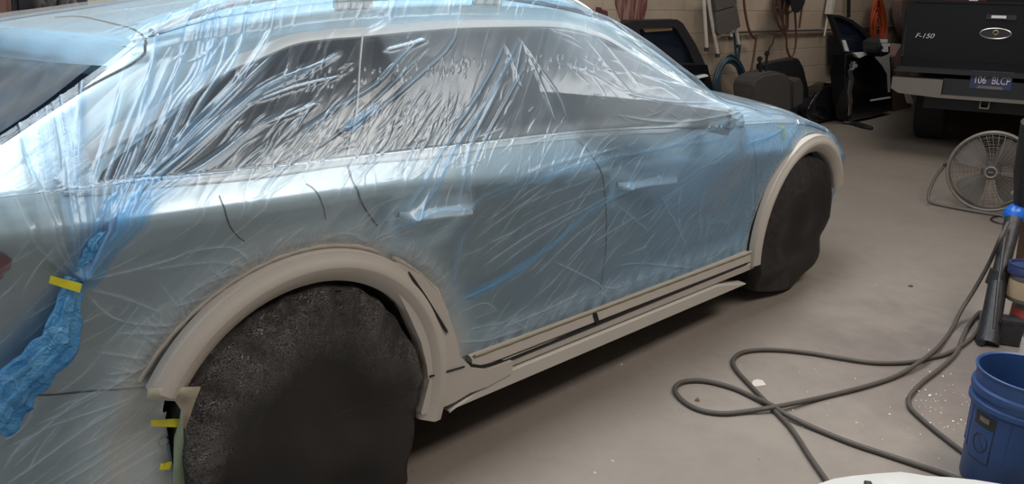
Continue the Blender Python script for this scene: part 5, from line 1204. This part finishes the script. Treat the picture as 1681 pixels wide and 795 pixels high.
# boards and cans behind the bucket
def lean(name, pix, z_, th, mat_, label, cat):
    a, b, c, d = [atz(u, v, z) for (u, v), z in zip(pix, z_)]; n_ = np.cross(b-a, d-a); n_ /= np.linalg.norm(n_); n_ *= th
    mb = MB(); mb.add([a, b, c, d, a+n_, b+n_, c+n_, d+n_], [(0, 1, 2, 3), (7, 6, 5, 4), (0, 4, 5, 1), (1, 5, 6, 2), (2, 6, 7, 3), (3, 7, 4, 0)]); return tag(mb.build(name, M[mat_]), label, cat)
lean('wooden_board', [(1664, 455), (1676, 458), (1692, 350), (1680, 348)], (.02, .02, .5, .5), .02, 'wood', 'worn brown board leaning behind the blue-capped stand', 'board')
def can(name, u, v, z0_, r, h, label, band, lidmat, seed=0, open_=False):
    c = atz(u, v, z0_); tt__ = thing(name, label, 'can', (c[0], c[1], z0_))
    MB().lathe([(r*.97, 0), (r, .004), (r, h-.006), (r*1.02, h-.003), (r*1.02, h), (r*.93, h), (r*.92, h-.012), (.001, h-.012)] if not open_ else [(r*.97, 0), (r, .004), (r, h), (r*1.03, h), (r*.95, h), (r*.93, h-.03), (.001, h-.04)], c, 36).build('can_body', M[lidmat], tt__)
    MB().lathe([(r*1.004, h*.15), (r*1.006, h*.16), (r*1.006, h*.82), (r*1.004, h*.83)], c, 36).build('can_label', M[band], tt__)
    return tt__
can('paint_can', 1682, 556, .0, .085, .19, 'paint can with red-topped label standing behind the blue bucket', 'redlabel', 'bumper')
can('paint_can', 1682, 493, .191, .083, .12, 'tan-labelled can stacked on the red can behind the bucket', 'tan', 'bumper')
can('paint_can', 1684, 451, .312, .078, .05, 'shallow dark blue tin on top of the tan can', 'plate_blue', 'plate_blue')
can('paint_can', 1704, 608, .0, .088, .17, 'open tin with a dried pinkish rim just behind the bucket', 'white_tube', 'bumper', open_=True)
# ---------------------------------------------------------------- blue bucket
bc = atz(1694, 613, .40); bx = (bc[0], bc[1], 0.0)
t = thing('bucket', 'dusty blue plastic bucket with ribbed collar at the right edge of the picture', 'bucket', bx)
pr = [(.001, .004), (.128, .004), (.131, .010), (.142, .27), (.149, .275), (.158, .285), (.1585, .30), (.148, .306), (.147, .318), (.157, .322), (.160, .334), (.159, .345), (.150, .350), (.153, .390), (.158, .394), (.159, .400), (.155, .402), (.149, .398), (.146, .35), (.138, .15), (.126, .015), (.001, .012)]
MB().lathe(pr, bx, 72).build('bucket_body', M['bucket'], t)
va = math.atan2(CAM[1]-bx[1], CAM[0]-bx[0])
def bside(a, z, o=.0): r = .131+.011*(z-.01)/.26+.001+o; return (bx[0]+r*math.cos(a), bx[1]+r*math.sin(a), z)
def bpatch(a0, a1, z0_, z1_, name, m_, o=.001):
    n_ = 12; vs = [bside(a0+(a1-a0)*i/n_, z, o) for i in range(n_+1) for z in (z0_, z1_)]; return MB().add(vs, [(2*i, 2*i+1, 2*i+3, 2*i+2) for i in range(n_)]).build(name, M[m_], t, 1)
aL = va-.95
bpatch(aL-.02, aL+.56, .10, .265, 'warning_label', 'dusty_pole', .0008); bpatch(aL, aL+.54, .105, .222, 'label_panel', 'bucket', .0014)
bpatch(aL+.14, aL+.40, .238, .255, 'label_strip', 'bumper', .0016)
MB().tube([bside(aL+.27+.19*math.cos(k*math.pi/16), .165+.032*math.sin(k*math.pi/16), .002) for k in range(32)], .0016, 5, closed=True).build('label_ring', M['dusty_pole'], t)
MB().tube([bside(aL+.14, .185, .002), bside(aL+.27, .168, .002), bside(aL+.40, .145, .002)], .002, 5).build('label_ring', M['dusty_pole'], t)
for k in range(10): 
    a = va-1.5+k*.35
    if not (aL-.1 < a < aL+.62): MB().tube([bside(a, .27), bside(a, .12)], .002, 5).build('rib', M['bucket'], t)
# ---------------------------------------------------------------- small litter
tag(MB().tube([atz(1594, 673, .02), atz(1612, 664, .03)], .002, 5).build('nail', M['dark']), 'bent rusty nail lying left of the blue bucket', 'nail')
def scrap(name, u, v, s_, mat_, label, cat, h_=.006):
    c = atz(u, v, 0); r_ = random.Random(u); mb = MB(); n_ = 9; ring = [(c[0]+s_*(.6+.5*r_.random())*math.cos(2*math.pi*k/n_), c[1]+s_*.7*(.6+.5*r_.random())*math.sin(2*math.pi*k/n_)) for k in range(n_)]
    mb.add([(x, y_, .0008) for x, y_ in ring]+[(c[0]+(x-c[0])*.7, c[1]+(y_-c[1])*.7, .001+h_*r_.random()) for x, y_ in ring], [tuple(range(n_))[::-1], tuple(range(n_, 2*n_))]+[(k, (k+1) % n_, (k+1) % n_+n_, k+n_) for k in range(n_)]); return tag(mb.build(name, M[mat_]), label, cat)
scrap('dry_leaf', 1145, 658, .014, 'wood', 'small brown dry leaf inside the hose loop on the floor', 'leaf', .014)
scrap('paint_splash', 1245, 629, .040, 'white_tube', 'flat dried whitish paint splash beside the hose crossing', 'paint splash', .0006)
scrap('dark_scrap', 1495, 470, .022, 'dark', 'small black scrap lying alone on the open floor', 'scrap', .004)
scrap('film_scrap', 1020, 599, .008, 'white_tube', 'tiny curled pale scrap on the floor beside the sill shadow', 'scrap', .006)
r_ = random.Random(12); mb = MB()
for k in range(90):
    u, v = (r_.gauss(1545, 34), r_.gauss(668, 34)) if k < 62 else (r_.uniform(1290, 1600), r_.uniform(560, 730))
    c = atz(min(u, 1600), v, 0); s_ = r_.choice((.0016, .0022, .003, .0045 if k < 40 else .002)); n_ = 6; a0 = r_.random()*6
    mb.add([(c[0]+s_*(.6+.6*r_.random())*math.cos(a0+2*math.pi*j/n_), c[1]+s_*(.6+.6*r_.random())*math.sin(a0+2*math.pi*j/n_), .0015) for j in range(n_)]+[(c[0], c[1], .0028)], [(j, (j+1) % n_, n_) for j in range(n_)])
tag(mb.build('paint_flakes', M['white_bright'], None, 0), 'white paint flakes scattered over the floor left of the blue bucket', 'paint flakes', kind='stuff')
# white part at the bottom edge, resting on the floor close to the camera
zc_ = .20; t = thing('white_body_part', 'glossy white moulded car part cut off by the bottom edge of the picture', 'car part', atz(1480, 860, 0))
tops = [(1300, 812), (1345, 794), (1370, 786), (1400, 781.5), (1440, 777.5), (1478, 775), (1500, 778), (1520, 781.5), (1560, 784), (1600, 788), (1650, 796), (1720, 815)]
vs = []; rows = 8
for i, (u, v) in enumerate(tops):
    p = atz(u, v, zc_); tow = CAM-p; tow[2] = 0; tow /= np.linalg.norm(tow); ridge_ = .012*math.exp(-((u-1480)/18)**2)
    for j in range(rows):
        f = j/(rows-1); vs.append((p[0]+tow[0]*.30*f, p[1]+tow[1]*.30*f, zc_+.035*math.sin(min(1, f*2.2)*math.pi/2)*0+(-.004 if j else 0)+ridge_*(1-f)*(j > 0)+.02*math.sin(f*3.1)))
nn_ = len(tops); fs2 = [(i*rows+j, i*rows+j+1, (i+1)*rows+j+1, (i+1)*rows+j) for i in range(nn_-1) for j in range(rows-1)]
k0 = len(vs); vs += [(vs[i*rows][0]+.01, vs[i*rows][1]+.01, .001) for i in range(nn_)]+[(vs[i*rows+rows-1][0], vs[i*rows+rows-1][1], .001) for i in range(nn_)]
fs2 += [(i*rows, (i+1)*rows, k0+i+1, k0+i) for i in range(nn_-1)]+[(i*rows+rows-1, (i+1)*rows+rows-1, k0+nn_+i+1, k0+nn_+i) for i in range(nn_-1)]
MB().add(vs, fs2).build('moulded_shell', M['white_plastic'], t, 40)
a_ = atz(1426, 797, zc_+.018); MB().box(a_, (.03, .02, .012), Matrix.Rotation(.6, 3, 'Z'), .002).build('mounting_slot', M['dark'], t)
# ---------------------------------------------------------------- junk beyond the roof, far left
tag(soft(MB(), [(-.25, .02), (.11, .02), (.14, 1.5), (-.25, 1.5)], 2.30, 2.5, .03).build('storage_locker', M['hose_brown'], None, 60), 'dark brown locker behind the wagon at the far left', 'locker')
tag(soft(MB(), [(.13, .02), (.30, .02), (.30, 1.42), (.15, 1.44)], 2.34, 2.54, .02).build('black_sheet', M['black_matte'], None, 60), 'tall black panel beside the brown locker behind the wagon', 'panel')
mb = MB(); r_ = random.Random(4); n_ = 16; vs = []
for i in range(n_):
    for j in range(10): vs.append((.20+.17*i/(n_-1), 2.24+.03*math.sin(i*1.7+j)+.02*math.sin(j*2.3+i*.4), 1.36-.5*j/9+.03*math.sin(i*1.1)-.14*max(0, i-9)/6))
mb.add(vs, [(i*10+j, i*10+j+1, (i+1)*10+j+1, (i+1)*10+j) for i in range(n_-1) for j in range(9)]); o = mb.build('crumpled_cloth', M['pad'], None, 1); m_ = o.modifiers.new('thickness', 'SOLIDIFY'); m_.thickness = .008
tag(o, 'crumpled grey-brown cloth hanging over the black panel behind the wagon', 'cloth')
tag(soft(MB(), [(.33, .02), (.50, .02), (.46, 1.33), (.33, 1.33)], 2.36, 2.56, .02).build('black_case', M['black_matte'], None, 60), 'black flat case beside the crumpled cloth behind the wagon', 'case')
